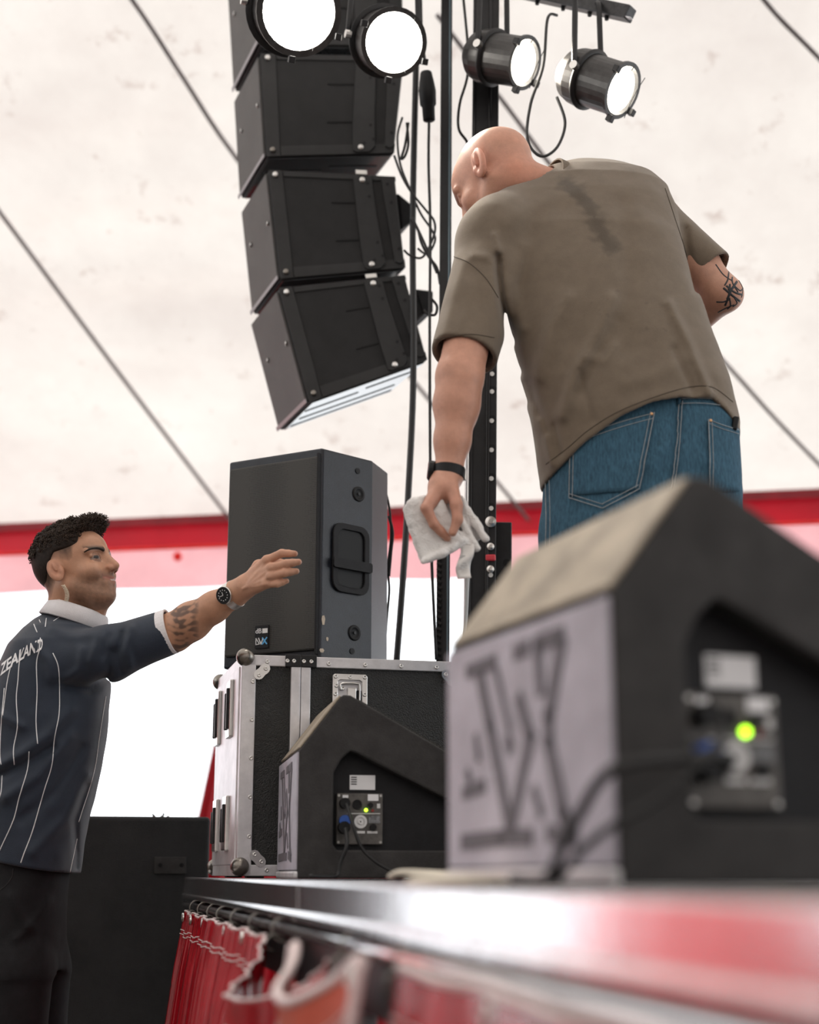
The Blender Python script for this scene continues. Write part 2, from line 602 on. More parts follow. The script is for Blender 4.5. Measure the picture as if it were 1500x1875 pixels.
skirt('stage_skirt', hook_s[0] - 0.02, sA - 0.02, hook_s[:8], 0.07, 0.010, 95, 0.026, [(lerp(hook_s[6], hook_s[7], 0.45), 0.16, 0.085)], SKIRT,
      'glossy red pleated stage skirt hanging from the wire hooks beside the black cabinet', [], 300, -0.080, 0.0022)
skirt('stage_skirt', sA - 0.03, s_of_px(735), [sA - 0.03, hook_s[8]], 0.05, 0.01, 16, 0.05, [(sA + 0.12, 0.12, 0.06)], SKIRT2,
      'red stage skirt panel with painted-in light and thick pale piping on both edges', [sA - 0.03, s_of_px(735)], 60, -0.070, 0.006)
skirt('stage_skirt', s_of_px(742), SLEN, [s_of_px(742), s_of_px(900), s_of_px(1150), SLEN], 0.03, 0.012, 22, 0.02, [], SKIRT,
      'dark red stage skirt panel nearest the camera, below the near monitor', [], 90, -0.074, 0.005)

# ================================================================== SUBWOOFER CABINET
SUBM = mat('black_textured_cabinet', (0.022, 0.022, 0.023), 0.7, spec=0.3, bump=0.6, bscale=420, var=0.3, vscale=6)
fr = P(384, 1560, 4.36)
fr.z = 0
M = frame(fr, U, V, Vector((0, 0, 1)))
topz = P(300, 1495, 4.33).z
sub = thing('subwoofer_cabinet', 'tall black subwoofer cabinet standing on the ground at the end of the stage', 'loudspeaker', fr)
MB(M).b2((-0.62, 0, 0.0), (0.0, 0.6, topz)).build('cabinet', SUBM, sub, bevel=0.012, seg=3)
def face_at(px, py):                # where the ray meets the cabinet's front plane
    d = ray(px, py)
    nrm = -V
    return CAM + d * ((fr - CAM).dot(nrm) / d.dot(nrm))
q = [face_at(*p) for p in ((283, 1569), (341, 1569), (341, 1600), (283, 1600))]
MB().prism(q, -V * 0.006).build('cover_plate', GREYPL, sub, bevel=0.002)
for p in ((293, 1584), (332, 1584)):
    MB().lathe(face_at(*p) - V * 0.006, -V, [(0, 0.006), (0.002, 0.006), (0.002, 0.003), (0.0, 0.003)], 10).build('screw', RUBBER, sub)
LEAF = mat('dry_brown_leaf', (0.10, 0.07, 0.04), 0.9, var=0.4, vscale=60)
lp = P(292, 1494, 4.5)
lp.z = topz
mb = MB()
for k in range(5):
    a = k * 1.3
    c = lp + Vector((0.018 * math.cos(a), 0.012 * math.sin(a), 0.001))
    mb.add([c, c + Vector((0.012 * math.cos(a), 0.012 * math.sin(a), 0.006 + 0.003 * k)), c + Vector((0.010 * math.cos(a + 0.9), 0.01 * math.sin(a + 0.9), 0.010)), c + Vector((0.004, 0.004, 0.003))], [(0, 1, 2), (0, 2, 3), (0, 3, 1)])
tag(mb.build('dry_leaf', LEAF), 'small crumpled dry leaf lying on the black subwoofer cabinet', 'leaf')

# ================================================================== FLIGHT CASE
PEBBLE = mat('black_pebbled_laminate', (0.020, 0.021, 0.021), 0.42, bump=1.0, bscale=330, var=0.2, vscale=40)
CA = R(14)
cu = Vector((math.cos(CA), math.sin(CA), 0))
cv = Vector((-math.sin(CA), math.cos(CA), 0))
c0 = P(433, 1600, 3.5)
c0.z = S + 0.004
CM = frame(c0, cu, cv, Vector((0, 0, 1)))
CWD, CDP, CHT = 0.56, 0.50, P(445, 1198, 3.5).z - c0.z
case = thing('flight_case', 'black pebbled flight case with aluminium edges and steel ball corners', 'flight case', c0)
MB(CM).b2((0.006, 0.006, 0.006), (CWD - 0.006, CDP - 0.006, CHT - 0.006)).build('body', PEBBLE, case)
EW = 0.034
def cbox(name, lo, hi, m=ALU, bev=0.002, parent=case):
    return MB(CM).b2(lo, hi).build(name, m, parent, bevel=bev)
for x in (0, CWD - EW):
    for y in (0, CDP - EW):
        cbox('edge_profile', (x, y, 0), (x + EW, y + EW, CHT))
for z in (0, CHT - 0.026):
    for y in (0, CDP - 0.026):
        cbox('edge_profile', (0, y, z), (CWD, y + 0.026, z + 0.026))
    for x in (0, CWD - 0.026):
        cbox('edge_profile', (x, 0, z), (x + 0.026, CDP, z + 0.026))
# joint of lid and body: two strips side by side
for k in range(2):
    x = 0.118 + 0.0245 * k
    cbox('joint_strip', (x, -0.003, 0.0), (x + 0.0235, 0.02, CHT + 0.001))
    cbox('joint_bracket', (x - 0.014 + 0.014 * k, -0.006, CHT - 0.027), (x + 0.0235 + 0.014 * k, 0.02, CHT + 0.003), DARKMET)
# left face: bright alu sheet with latches
cbox('side_sheet', (-0.003, 0.03, 0.026), (0.012, CDP - 0.03, CHT - 0.026), ALU)
def rivet_mesh():
    me_ = MB().lathe((0, 0, 0), (0, 0, 1), [(0, 0.0052), (0.0018, 0.0048), (0.0026, 0.0030), (0.0014, 0.0024), (0.0014, 0.001)], 12)
    o = me_.build('rivet', STEEL, None, smooth=True)
    d = o.data
    bpy.data.objects.remove(o)
    return d
RIV = rivet_mesh()
def rivet(x, y, z, parent=case, nrm=None):
    o = bpy.data.objects.new('rivet', RIV)
    COL.objects.link(o)
    o.parent = parent
    n = (-cv if nrm is None else nrm)
    Mw = Matrix.Translation(CM @ Vector((x, y, z))) @ n.to_track_quat('Z', 'Y').to_matrix().to_4x4()
    o.matrix_basis = wm(parent).inverted() @ Mw
for z in (0.09, 0.18, 0.27, 0.36, 0.45):
    rivet(0.027, -0.001, z)
    rivet(CWD - 0.027, -0.001, z)
for x in (0.06, 0.21, 0.30, 0.39, 0.48):
    rivet(x, -0.001, CHT - 0.016)
for x in (0.07, 0.21, 0.33, 0.45):
    rivet(x, -0.001, 0.014)
for x in (0.108, 0.124, 0.148, 0.166):
    rivet(x, -0.006, CHT - 0.013)
for sx, x in ((1, EW), (-1, CWD - EW)):
    for sz, z in ((1, 0.026), (-1, CHT - 0.026)):
        # clover shaped corner plate with two rivets
        pts = []
        for k in range(20):
            a = 2 * math.pi * k / 20
            r = 0.017 + 0.006 * math.cos(2 * (a - R(135)))
            pts.append(Vector((x + sx * (0.014 + r * math.cos(a)), -0.002, z + sz * (0.014 + r * math.sin(a)))))
        MB(CM).prism(pts, (0, 0.01, 0)).build('corner_plate', STEEL, case)
        rivet(x + sx * 0.007, -0.002, z + sz * 0.023)
        rivet(x + sx * 0.023, -0.002, z + sz * 0.007)
        for y in (0.006, CDP - 0.006):
            bx, bz = (0.008 if sx > 0 else CWD - 0.008), (0.010 if sz > 0 else CHT - 0.006)
            n = 12
            prof = [(-0.022 * math.cos(math.pi * k / n), max(0.0008, 0.022 * math.sin(math.pi * k / n))) for k in range(n + 1)]
            if sz > 0: bz = 0.0215
            MB(CM).lathe((bx, y, bz), (0, 0, 1), prof, 20).build('ball_corner', BALL, case, smooth=True)
# recessed butterfly latch on the front
lx, lz = P(638, 1270, 3.58), None
li = CM.inverted() @ lx
lx, lz = li.x, li.z
outer = [Vector((lx + a, -0.003, lz + b)) for a, b in ((-0.040, -0.055), (0.040, -0.055), (0.043, -0.052), (0.043, 0.040), (0.038, 0.045), (-0.038, 0.045), (-0.043, 0.040), (-0.043, -0.052))]
inner = [Vector((lx + a, -0.003, lz + b)) for a, b in ((-0.030, -0.045), (0.030, -0.045), (0.030, 0.026), (0.024, 0.031), (-0.024, 0.031), (-0.030, 0.026))]
latch = MB(CM).prism(outer, (0, 0.008, 0), [inner]).build('latch_plate', STEEL, case, bevel=0.001)
MB(CM).b2((lx - 0.030, 0.004, lz - 0.045), (lx + 0.030, 0.008, lz + 0.031)).build('latch_dish', ALU, latch)
MB(CM).tube(curve_pts([(lx - 0.022, -0.004, lz + 0.005), (lx - 0.024, -0.004, lz + 0.018), (lx - 0.014, -0.004, lz + 0.022), (lx + 0.015, -0.004, lz + 0.022), (lx + 0.023, -0.004, lz + 0.015), (lx + 0.023, -0.004, lz - 0.03)], 4), 0.0028, 7).build('latch_ring', STEEL, latch, smooth=True)
MB(CM).b2((lx - 0.006, -0.004, lz - 0.04), (lx + 0.016, 0.005, lz + 0.012)).build('latch_tongue', STEEL, latch, bevel=0.002)
MB(CM).b2((lx + 0.017, -0.006, lz - 0.04), (lx + 0.028, 0.004, lz + 0.006)).build('latch_grip', RUBBER, latch, bevel=0.002)
for a, b in ((-0.036, 0.038), (0, 0.038), (0.036, 0.038), (-0.036, -0.004), (0.036, -0.004), (-0.018, 0.010), (-0.034, 0.016)):
    rivet(lx + a, -0.003, lz + b, latch)
for (y, z0, z1) in ((0.12, 0.33, 0.47), (0.36, 0.33, 0.47), (0.14, 0.06, 0.19), (0.34, 0.06, 0.19)):
    lt = cbox('side_latch', (-0.012, y, z0), (-0.002, y + 0.075, z1), STEEL, 0.003)
    cbox('latch_ring', (-0.018, y + 0.015, z0 + 0.02), (-0.010, y + 0.028, z1 - 0.02), DARKMET, 0.002, lt)
    cbox('latch_grip', (-0.018, y + 0.045, z0 + 0.02), (-0.010, y + 0.062, z1 - 0.03), RUBBER, 0.002, lt)
for x in (0.05, CWD - 0.05):
    for y in (0.06, CDP - 0.06):
        cbox('foot', (x - 0.02, y - 0.02, -0.004), (x + 0.02, y + 0.02, 0.006), RUBBER, 0)

# ================================================================== SPEAKER ON THE CASE
GRILLE = bpy.data.materials.new('perforated_grille')
GRILLE.use_nodes = True
nt = GRILLE.node_tree
b = nt.nodes['Principled BSDF']
tc = nt.nodes.new('ShaderNodeTexCoord')
mp = nt.nodes.new('ShaderNodeMapping')
mp.inputs['Rotation'].default_value = (0, 0, R(30))
vo = nt.nodes.new('ShaderNodeTexVoronoi')
vo.inputs['Scale'].default_value = 210
vo.inputs['Randomness'].default_value = 0.12
cr = nt.nodes.new('ShaderNodeValToRGB')
cr.color_ramp.elements[0].position = 0.30
cr.color_ramp.elements[0].color = (0.004, 0.004, 0.004, 1)
cr.color_ramp.elements[1].position = 0.42
cr.color_ramp.elements[1].color = (0.040, 0.038, 0.034, 1)
nt.links.new(tc.outputs['Object'], mp.inputs[0])
nt.links.new(mp.outputs[0], vo.inputs['Vector'])
nt.links.new(vo.outputs['Distance'], cr.inputs[0])
nt.links.new(cr.outputs[0], b.inputs['Base Color'])
b.inputs['Roughness'].default_value = 0.6
SIDEPAINT = mat('satin_black_paint', (0.013, 0.016, 0.024), 0.36, bump=0.25, bscale=420, var=0.25, vscale=20, spec=0.45)
zb, zt = c0.z + CHT + 0.004, P(590, 820, 3.66).z
A = P(415, 1000, 3.80); B = P(588, 1000, 3.66); C = P(681, 1000, 3.78); D = P(710, 1000, 3.90)
foot = [Vector((p.x, p.y, zb)) for p in (A, B, C, D)]
n1 = (foot[1] - foot[0]).normalized()
back = Vector((-n1.y, n1.x, 0))
foot += [foot[3] + Vector((-0.06, 0.10, 0)), foot[0] + back * 0.20 + n1 * 0.06, foot[0] + back * 0.10 - n1 * 0.0]
H = Vector((0, 0, zt - zb))
spk = thing('stage_speaker', 'upright black loudspeaker with a fine mesh grille standing on the flight case', 'loudspeaker', foot[0] + back * 0.1)
MB().prism(foot, H).build('cabinet', SIDEPAINT, spk, bevel=0.006, seg=3)
def lf(u, z, off):                  # on the front face
    return lerp(foot[0], foot[1], u) + Vector((0, 0, z)) - back * off
hh = zt - zb
MB().prism([lf(0.03, 0.03, 0.0), lf(0.97, 0.03, 0.0), lf(0.97, hh - 0.022, 0.0), lf(0.03, hh - 0.022, 0.0)], -back * 0.008).build('grille', GRILLE, spk, bevel=0.004)
MB().prism([lf(0.965, 0.02, 0.009), lf(0.985, 0.02, 0.009), lf(0.985, hh - 0.015, 0.009), lf(0.965, hh - 0.015, 0.009)], back * 0.012).build('grille_edge', PLASTIC, spk)
# badge low on the grille
bd = MB().prism([lf(0.36, 0.045, 0.0085), lf(0.50, 0.045, 0.0085), lf(0.50, 0.103, 0.0085), lf(0.36, 0.103, 0.0085)], -back * 0.003).build('badge', PLASTIC, spk)
PALE = mat('silver_print', (0.72, 0.72, 0.72), 0.4, var=0.1)
BLUEP = mat('blue_print', (0.12, 0.42, 0.75), 0.4, var=0.1)
FM = frame(lf(0.43, 0.063, 0.0118), n1, Vector((0, 0, 1)), -back)
def stroke(mb_, M_, pts, w, d=0.0006):
    for p, q in zip(pts[:-1], pts[1:]):
        p, q = Vector(p + (0,)), Vector(q + (0,))
        t = (q - p).normalized()
        s_ = Vector((-t.y, t.x, 0)) * w / 2
        p -= t * w / 3; q += t * w / 3
        z_ = Vector((0, 0, d))
        mb_.add([M_ @ x for x in (p - s_, q - s_, q + s_, p + s_, p - s_ + z_, q - s_ + z_, q + s_ + z_, p + s_ + z_)],
                [(3, 2, 1, 0), (4, 5, 6, 7), (0, 1, 5, 4), (1, 2, 6, 5), (2, 3, 7, 6), (3, 0, 4, 7)])
mb = MB()
stroke(mb, FM, [(-0.017, -0.008), (-0.017, 0.008), (-0.006, -0.007), (-0.017, -0.008)], 0.0022)
stroke(mb, FM, [(-0.009, 0.008), (-0.001, -0.008), (0.004, 0.006)], 0.0028)
mb.build('logo_dv', PALE, bd)
mb = MB()
stroke(mb, FM, [(0.003, -0.008), (0.016, 0.008)], 0.0035)
stroke(mb, FM, [(0.003, 0.008), (0.016, -0.008)], 0.0035)
mb.build('logo_x', BLUEP, bd)
vs, fs = text_geo('dB', 0.018, 0.0004)
FM2 = frame(lf(0.43, 0.089, 0.0118), n1, Vector((0, 0, 1)), -back)
MB(FM2 @ Matrix.Translation((-0.010, 0, 0))).add(vs, fs).build('logo_mark', WHITE, bd)
MB(FM2).b2((0.002, -0.006, 0), (0.018, 0.006, 0.0005)).build('logo_block', PALE, bd)
# side face: handle, pole sockets, screws
sd = (foot[2] - foot[1]).normalized()
sn = Vector((sd.y, -sd.x, 0))
sw = (foot[2] - foot[1]).length
def sp(u, z, off=0.0):
    return foot[1] + sd * (u * sw) + Vector((0, 0, z)) + sn * off
def z_of(py, Y=3.73):
    return P(640, py, Y).z - zb
def rrect(u0, u1, z0, z1, off, r=0.014, top=None):
    c = []
    for (cx, cz, a0) in ((u1 * sw - r, z0 + r, -90), (u1 * sw - r, z1 - r, 0), (u0 * sw + r, z1 - r, 90), (u0 * sw + r, z0 + r, 180)):
        for k in range(5):
            a = R(a0 + 90 * k / 4)
            c.append((cx + r * math.cos(a), cz + r * math.sin(a)))
    return [foot[1] + sd * x + Vector((0, 0, z)) + sn * off for x, z in c]
z0, z1, zm = z_of(1088), z_of(962), z_of(1036)
hd = MB().prism(rrect(0.20, 0.92, z0, z1, 0.001, 0.03), sn * 0.007, [rrect(0.30, 0.82, z0 + 0.016, z1 - 0.016, 0.001, 0.02)]).build('handle', PLASTIC, spk, bevel=0.002)
MB().prism(rrect(0.30, 0.82, z0 + 0.016, z1 - 0.016, 0.0005, 0.02), sn * 0.0015).build('handle_recess', RUBBER, hd)
MB().prism(rrect(0.18, 0.94, zm - 0.014, zm + 0.012, 0.008, 0.006), sn * 0.008).build('handle_bar', PLASTIC, hd, bevel=0.003)
for (u, py) in ((0.72, 902), (0.66, 1158)):
    q = sp(u, z_of(py))
    k = MB().lathe(q, sn, [(-0.002, 0.021), (0.003, 0.020), (0.003, 0.014), (0.001, 0.012), (0.001, 0.005)], 20).build('threaded_insert', RUBBER, spk, smooth=True)
    MB().lathe(q, sn, [(0.0, 0.004), (0.004, 0.004)], 10).build('bolt', DARKMET, k)
for (u, py) in ((0.70, 860), (0.62, 1192)):
    MB().lathe(sp(u, z_of(py)), sn, [(-0.001, 0.008), (0.002, 0.008), (0.002, 0.004)], 12).build('screw', RUBBER, spk)
SCUFF = mat('bare_wood_scuff', (0.55, 0.47, 0.38), 0.8, var=0.2, vscale=80)
for (u, py, w_, h_) in ((0.06, 1143, 0.006, 0.014), (0.14, 1176, 0.004, 0.006), (0.04, 1198, 0.008, 0.006)):
    q = sp(u, z_of(py), 0.0005)
    MB().prism([q + sd * (w_ * math.cos(a)) + Vector((0, 0, h_ * math.sin(a))) for a in (0.2, 1.1, 2.3, 3.0, 4.2, 5.3)], sn * 0.0006).build('paint_chip', SCUFF, spk)
for p, q in ((0.2, 0.25), (0.85, 0.1)):
    c = lerp(foot[0], foot[1], p) + back * q
    MB().b2((c.x - 0.015, c.y - 0.015, zb - 0.004), (c.x + 0.015, c.y + 0.015, zb + 0.004)).build('foot', RUBBER, spk)

# ================================================================== FLOOR MONITORS
PANELMET = mat('amp_panel_plate', (0.095, 0.088, 0.082), 0.5, var=0.4, vscale=50)
LEDG = mat('green_led', (0.5, 1.0, 0.1), 0.4, emit=(0.45, 1.0, 0.02), estr=5.0)
LEDR = mat('red_led_off', (0.35, 0.03, 0.03), 0.4)
BLUEPLUG = mat('blue_plug', (0.03, 0.10, 0.40), 0.4, var=0.1)
WARMTOP = mat('worn_warm_lit_panel', (0.37, 0.315, 0.245), 0.7, var=0.35, vscale=14, bump=0.4, bscale=250)  # warm light on the face turned up-left is painted into the beige
LOGOP = mat('scuffed_grey_panel', (0.50, 0.475, 0.545), 0.55, metal=0.0, var=0.22, vscale=10, bump=0.2, bscale=120)
GROOVE = mat('groove_shade', (0.15, 0.14, 0.16), 0.7)  # dark strips paint the shade inside the recessed logo grooves
def monitor(name, label, corner, ang, big):
    W_, HP, HA, XA, XL, ZR = 0.42, 0.272, 0.397, 0.102, 0.52, 0.170
    x_, y_ = Vector((math.cos(ang), math.sin(ang), 0)), Vector((-math.sin(ang), math.cos(ang), 0))
    Mx = frame(corner, x_, y_, Vector((0, 0, 1)))
    if not big: Mx = Mx @ Matrix.Diagonal((0.94, 1.0, 0.955, 1.0))
    root = thing(name, label, 'stage monitor', corner)
    prof = [(0, 0.0), (XL, 0.0), (XL, ZR), (XA + 0.012, HA - 0.003), (XA - 0.006, HA - 0.002), (0.0, HP)]
    T = 0.034
    MB(Mx).prism([Vector((a, T, c)) for a, c in prof], (0, W_ - 2 * T, 0)).build('cabinet', PLASTIC, root, bevel=0.004)
    rec = [(0.078, 0.072), (0.086, 0.060), (XL - 0.04, 0.060), (XL - 0.04, 0.10), (0.128, 0.268), (0.114, 0.272), (0.095, 0.255), (0.078, 0.225)]
    MB(Mx).prism([Vector((a, 0, c)) for a, c in prof], (0, T, 0), [[Vector((a, 0, c)) for a, c in rec]]).build('side_cheek', GREYPL, root, bevel=0.004)
    MB(Mx).prism([Vector((a, W_ - T, c)) for a, c in prof], (0, T, 0)).build('side_cheek', GREYPL, root, bevel=0.004)
    # front logo panel, upper worn, warm-lit panel, grille on the long slope
    lp_ = MB(Mx).b2((-0.005, 0.004, 0.018), (0.004, W_ - 0.004, HP - 0.004)).build('logo_panel', LOGOP, root, bevel=0.002)
    dx, dz = XA - 0.006, HA - HP - 0.002
    ln = math.hypot(dx, dz)
    nx, nz = -dz / ln, dx / ln
    q0, q1 = Vector((0, 0.004, HP)), Vector((dx, 0.004, HP + dz))
    q0 += (q1 - q0) * 0.03; q1 -= (q1 - q0) * 0.03
    MB(Mx).prism([q0, q1, q1 + Vector((0, W_ - 0.008, 0)), q0 + Vector((0, W_ - 0.008, 0))], Vector((nx, 0, nz)) * 0.005).build('upper_panel', WARMTOP, root, bevel=0.002)
    g0, g1 = Vector((XA + 0.03, 0.02, HA - 0.003)), Vector((XL - 0.01, 0.02, ZR + 0.012))
    sl = Vector((HA - ZR, 0, XL - XA - 0.012)).normalized()
    g0 = Vector((XA + 0.03, 0.02, HA - 0.003 - (0.018) * (HA - ZR) / (XL - XA)))
    MB(Mx).prism([g0, g1, g1 + Vector((0, W_ - 0.04, 0)), g0 + Vector((0, W_ - 0.04, 0))], sl * 0.004).build('grille', GRILLE, root)
    # bottom skid
    MB(Mx).b2((-0.008, 0.002, 0.0), (0.012, W_ - 0.002, 0.016)).build('skid', ALU, root, bevel=0.004)
    # moulded logo strokes on the front panel: pixel sketch of the blurred panel, 0..1 across / up
    def g2(cx, cy):
        x = 820 + cx / 3.474; y = 1080 + cy / 3.474
        a = (1135 - x) / (1135 - 832)
        topy = lerp(1078, 1196, a)
        ybot = 1608
        aw = a / (a + (1 - a) * 1.28)       # undo the foreshortening
        return aw, (ybot - y) / (ybot - topy)
    GM = Mx @ frame(Vector((-0.0055, W_, 0)), Vector((0, -1, 0)), Vector((0, 0, 1)), Vector((-1, 0, 0)))
    for pts, w in (([(190, 528), (360, 462)], 0.016), ([(268, 560), (330, 880), (440, 1490)], 0.019), ([(372, 520), (450, 880)], 0.010),
                   ([(500, 400), (570, 370)], 0.017), ([(640, 345), (800, 280)], 0.018), ([(640, 340), (655, 640)], 0.018),
                   ([(795, 330), (705, 800), (700, 960), (780, 1400), (840, 1520)], 0.021), ([(515, 700), (585, 930), (450, 1500)], 0.018),
                   ([(600, 1260), (640, 1400)], 0.012), ([(150, 1585), (390, 1555), (570, 1545)], 0.018), ([(690, 1520), (850, 1550)], 0.018),
                   ([(235, 940), (250, 1070)], 0.010), ([(160, 1285), (280, 1240)], 0.015), ([(180, 1165), (192, 1200)], 0.012), ([(440, 960), (455, 1000)], 0.016)):
        mb_ = MB()
        gp = [g2(*p) for p in pts]
        stroke(mb_, GM, [((1 - a) * W_, c * HP) for a, c in gp], w, 0.0014)
        mb_.build('logo_stroke', GROOVE, lp_)
    # amplifier panel inside the recess
    ap = MB(Mx).b2((0.088, T - 0.010, 0.072), (0.192, T + 0.002, 0.182)).build('amp_panel', PANELMET, root, bevel=0.002)
    Y0 = T - 0.010
    def disc(nm, x, z, r, h, m, par, hole=None):
        pr = [(0, r), (h, r)] + ([(h, hole), (0.001, hole)] if hole else [])
        MB(Mx).lathe((x, Y0, z), (0, -1, 0), pr, 20).build(nm, m, par, smooth=False)
    def plate(nm, x0, x1, z0_, z1_, m, h=0.0012, par=ap):
        return MB(Mx).b2((x0, Y0 - h, z0_), (x1, Y0, z1_)).build(nm, m, par)
    st = MB(Mx).b2((0.118, T - 0.0022, 0.190), (0.176, T, 0.222)).build('white_sticker', WHITE, root, bevel=0.0008)
    for k in range(4):
        MB(Mx).b2((0.121, T - 0.0027, 0.216 - 0.005 * k), (0.134, T - 0.0022, 0.2185 - 0.005 * k)).build('sticker_print', GREYPL, st)
    disc('xlr_plug', 0.105, 0.160, 0.0115, 0.020, RUBBER, ap)
    disc('xlr_socket', 0.134, 0.158, 0.0105, 0.003, RUBBER, ap, 0.008)
    disc('power_plug', 0.103, 0.108, 0.013, 0.028, RUBBER, ap)
    disc('power_plug_ring', 0.105, 0.122, 0.0125, 0.016, BLUEPLUG, ap)
    disc('power_socket', 0.142, 0.121, 0.0145, 0.003, PALE, ap, 0.0095)
    disc('power_socket_core', 0.142, 0.121, 0.006, 0.004, PALE, ap, 0.002)
    disc('volume_knob', 0.163, 0.156, 0.006, 0.010, RUBBER, ap)
    disc('fuse', 0.170, 0.109, 0.0075, 0.007, RUBBER, ap)
    disc('led', 0.154, 0.146, 0.0036 if not big else 0.0042, 0.003, LEDG, ap)
    disc('led', 0.169, 0.145, 0.0030, 0.002, LEDR, ap)
    plate('print', 0.101, 0.114, 0.172, 0.178, WHITE)
    plate('print', 0.158, 0.182, 0.166, 0.180, WHITE)
    plate('print', 0.112, 0.186, 0.1375, 0.1392, PALE)
    plate('print', 0.130, 0.152, 0.096, 0.101, PALE)
    plate('print', 0.157, 0.180, 0.096, 0.101, PALE)
    plate('print', 0.160, 0.186, 0.118, 0.134, mat('grey_print', (0.30, 0.31, 0.33), 0.5, col2=(0.03, 0.03, 0.03), vscale=140))
    plate('print', 0.179, 0.186, 0.150, 0.160, PALE)
    for k, (a, c) in enumerate(((0.093, 0.077), (0.187, 0.077), (0.093, 0.177), (0.187, 0.177))):
        disc('screw', a, c, 0.0028, 0.0015, STEEL, ap)
    return root, Mx
cn = P(544, 1600, 3.1); cn.z = S
far_mon, FMX = monitor('stage_monitor', 'smaller-looking black wedge monitor in front of the flight case, green light on its side', cn, R(10), False)
cn = P(1137, 1600, 1.38); cn.z = S
near_mon, NMX = monitor('stage_monitor', 'large blurred black wedge monitor nearest the camera, with a big logo on its pale panel', cn, R(20), True)

# cables of the monitors
CABLE = mat('black_cable', (0.014, 0.014, 0.015), 0.5, var=0.1)
def L2W(Mx, *p):
    return Mx @ Vector(p)
cable('power_cable', [L2W(FMX, 0.103, -0.018, 0.106), L2W(FMX, 0.104, -0.03, 0.07), L2W(FMX, 0.09, -0.025, 0.03), L2W(FMX, 0.08, -0.03, 0.006), L2W(FMX, 0.02, -0.07, 0.006)], 0.004, CABLE, 'black cable dropping from the plug of the far monitor to the deck')
cable('signal_cable', [L2W(FMX, 0.105, -0.012, 0.158), L2W(FMX, 0.118, -0.03, 0.11), L2W(FMX, 0.14, -0.03, 0.06), L2W(FMX, 0.19, -0.035, 0.022), L2W(FMX, 0.25, -0.04, 0.006), L2W(FMX, 0.40, -0.05, 0.006)], 0.0035, CABLE, 'thin black cable curving down the side of the far monitor')
cable('power_cable', [L2W(NMX, 0.103, -0.020, 0.108), L2W(NMX, 0.09, -0.045, 0.115), L2W(NMX, 0.03, -0.05, 0.112), P(1120, 1410, 1.33), P(1062, 1490, 1.36), P(1025, 1560, 1.38), Vector((P(1000, 1612, 1.40).x, 1.40, S + 0.006)), Vector((P(940, 1612, 1.55).x, 1.55, S + 0.006))], 0.0055, CABLE, 'blurred black cable looping across the pale logo panel of the near monitor')
cable('signal_cable', [L2W(NMX, 0.105, -0.012, 0.158), L2W(NMX, 0.08, -0.05, 0.13), L2W(NMX, 0.02, -0.05, 0.08), P(1110, 1520, 1.34), P(1050, 1575, 1.38), Vector((P(1020, 1612, 1.44).x, 1.44, S + 0.005))], 0.004, CABLE, 'second blurred black cable below the first on the near monitor')
CREAM = mat('cream_plastic', (0.72, 0.66, 0.55), 0.5, var=0.1)
pz = PZ(760, 1612, S)
cable('cream_cable', [Vector((P(715, 1606, 2.3).x, 2.3, S + 0.006)), Vector((P(735, 1606, 2.28).x, 2.26, S + 0.012)), Vector((P(800, 1606, 2.2).x, 2.2, S + 0.010)), Vector((P(860, 1606, 2.1).x, 2.1, S + 0.006))], 0.005, CREAM, 'short cream cable lying on the deck between the two monitors')
dp = Vector((P(838, 1606, 1.60).x, 1.60, S))
plate_ = MB().lathe(dp, (0, 0, 1), [(0, 0.055), (0.007, 0.052), (0.010, 0.042), (0.011, 0.01)], 28).build('cable_reel_disc', CREAM, smooth=True)
tag(plate_, 'blurred pale flat disc on the deck at the foot of the near monitor', 'disc')

# ================================================================== LINE ARRAY
ARR = mat('array_black_paint', (0.013, 0.013, 0.014), 0.5, bump=0.3, bscale=500, var=0.25, vscale=14, spec=0.3)
ARR2 = mat('array_steel_plate', (0.024, 0.024, 0.025), 0.5, var=0.2, vscale=14, spec=0.35)
GLOSSU = mat('glossy_underside', (0.045, 0.05, 0.055), 0.16, spec=1.0, var=0.15)
ARRG = mat('array_front_mesh', (0.055, 0.05, 0.048), 0.5, var=0.3, vscale=7, bump=0.6, bscale=900, spec=0.6)
AY = 4.3
AOFF = Vector((-0.115, 0.30, 0))
quads = [[(462, -135), (735, -118), (740, 86), (476, 82)],
         [(477, 99), (741, 104), (722, 282), (489, 288)],
         [(492, 312), (724, 324), (743, 492), (514, 512)],
         [(511, 528), (742, 504), (783, 660), (567, 737)]]
words = ['topmost box of the hanging line array, behind the glaring lamps', 'second box from the top of the hanging line array',
         'third box from the top of the hanging line array', 'lowest box of the hanging line array, tilted towards the audience']
MODS = []
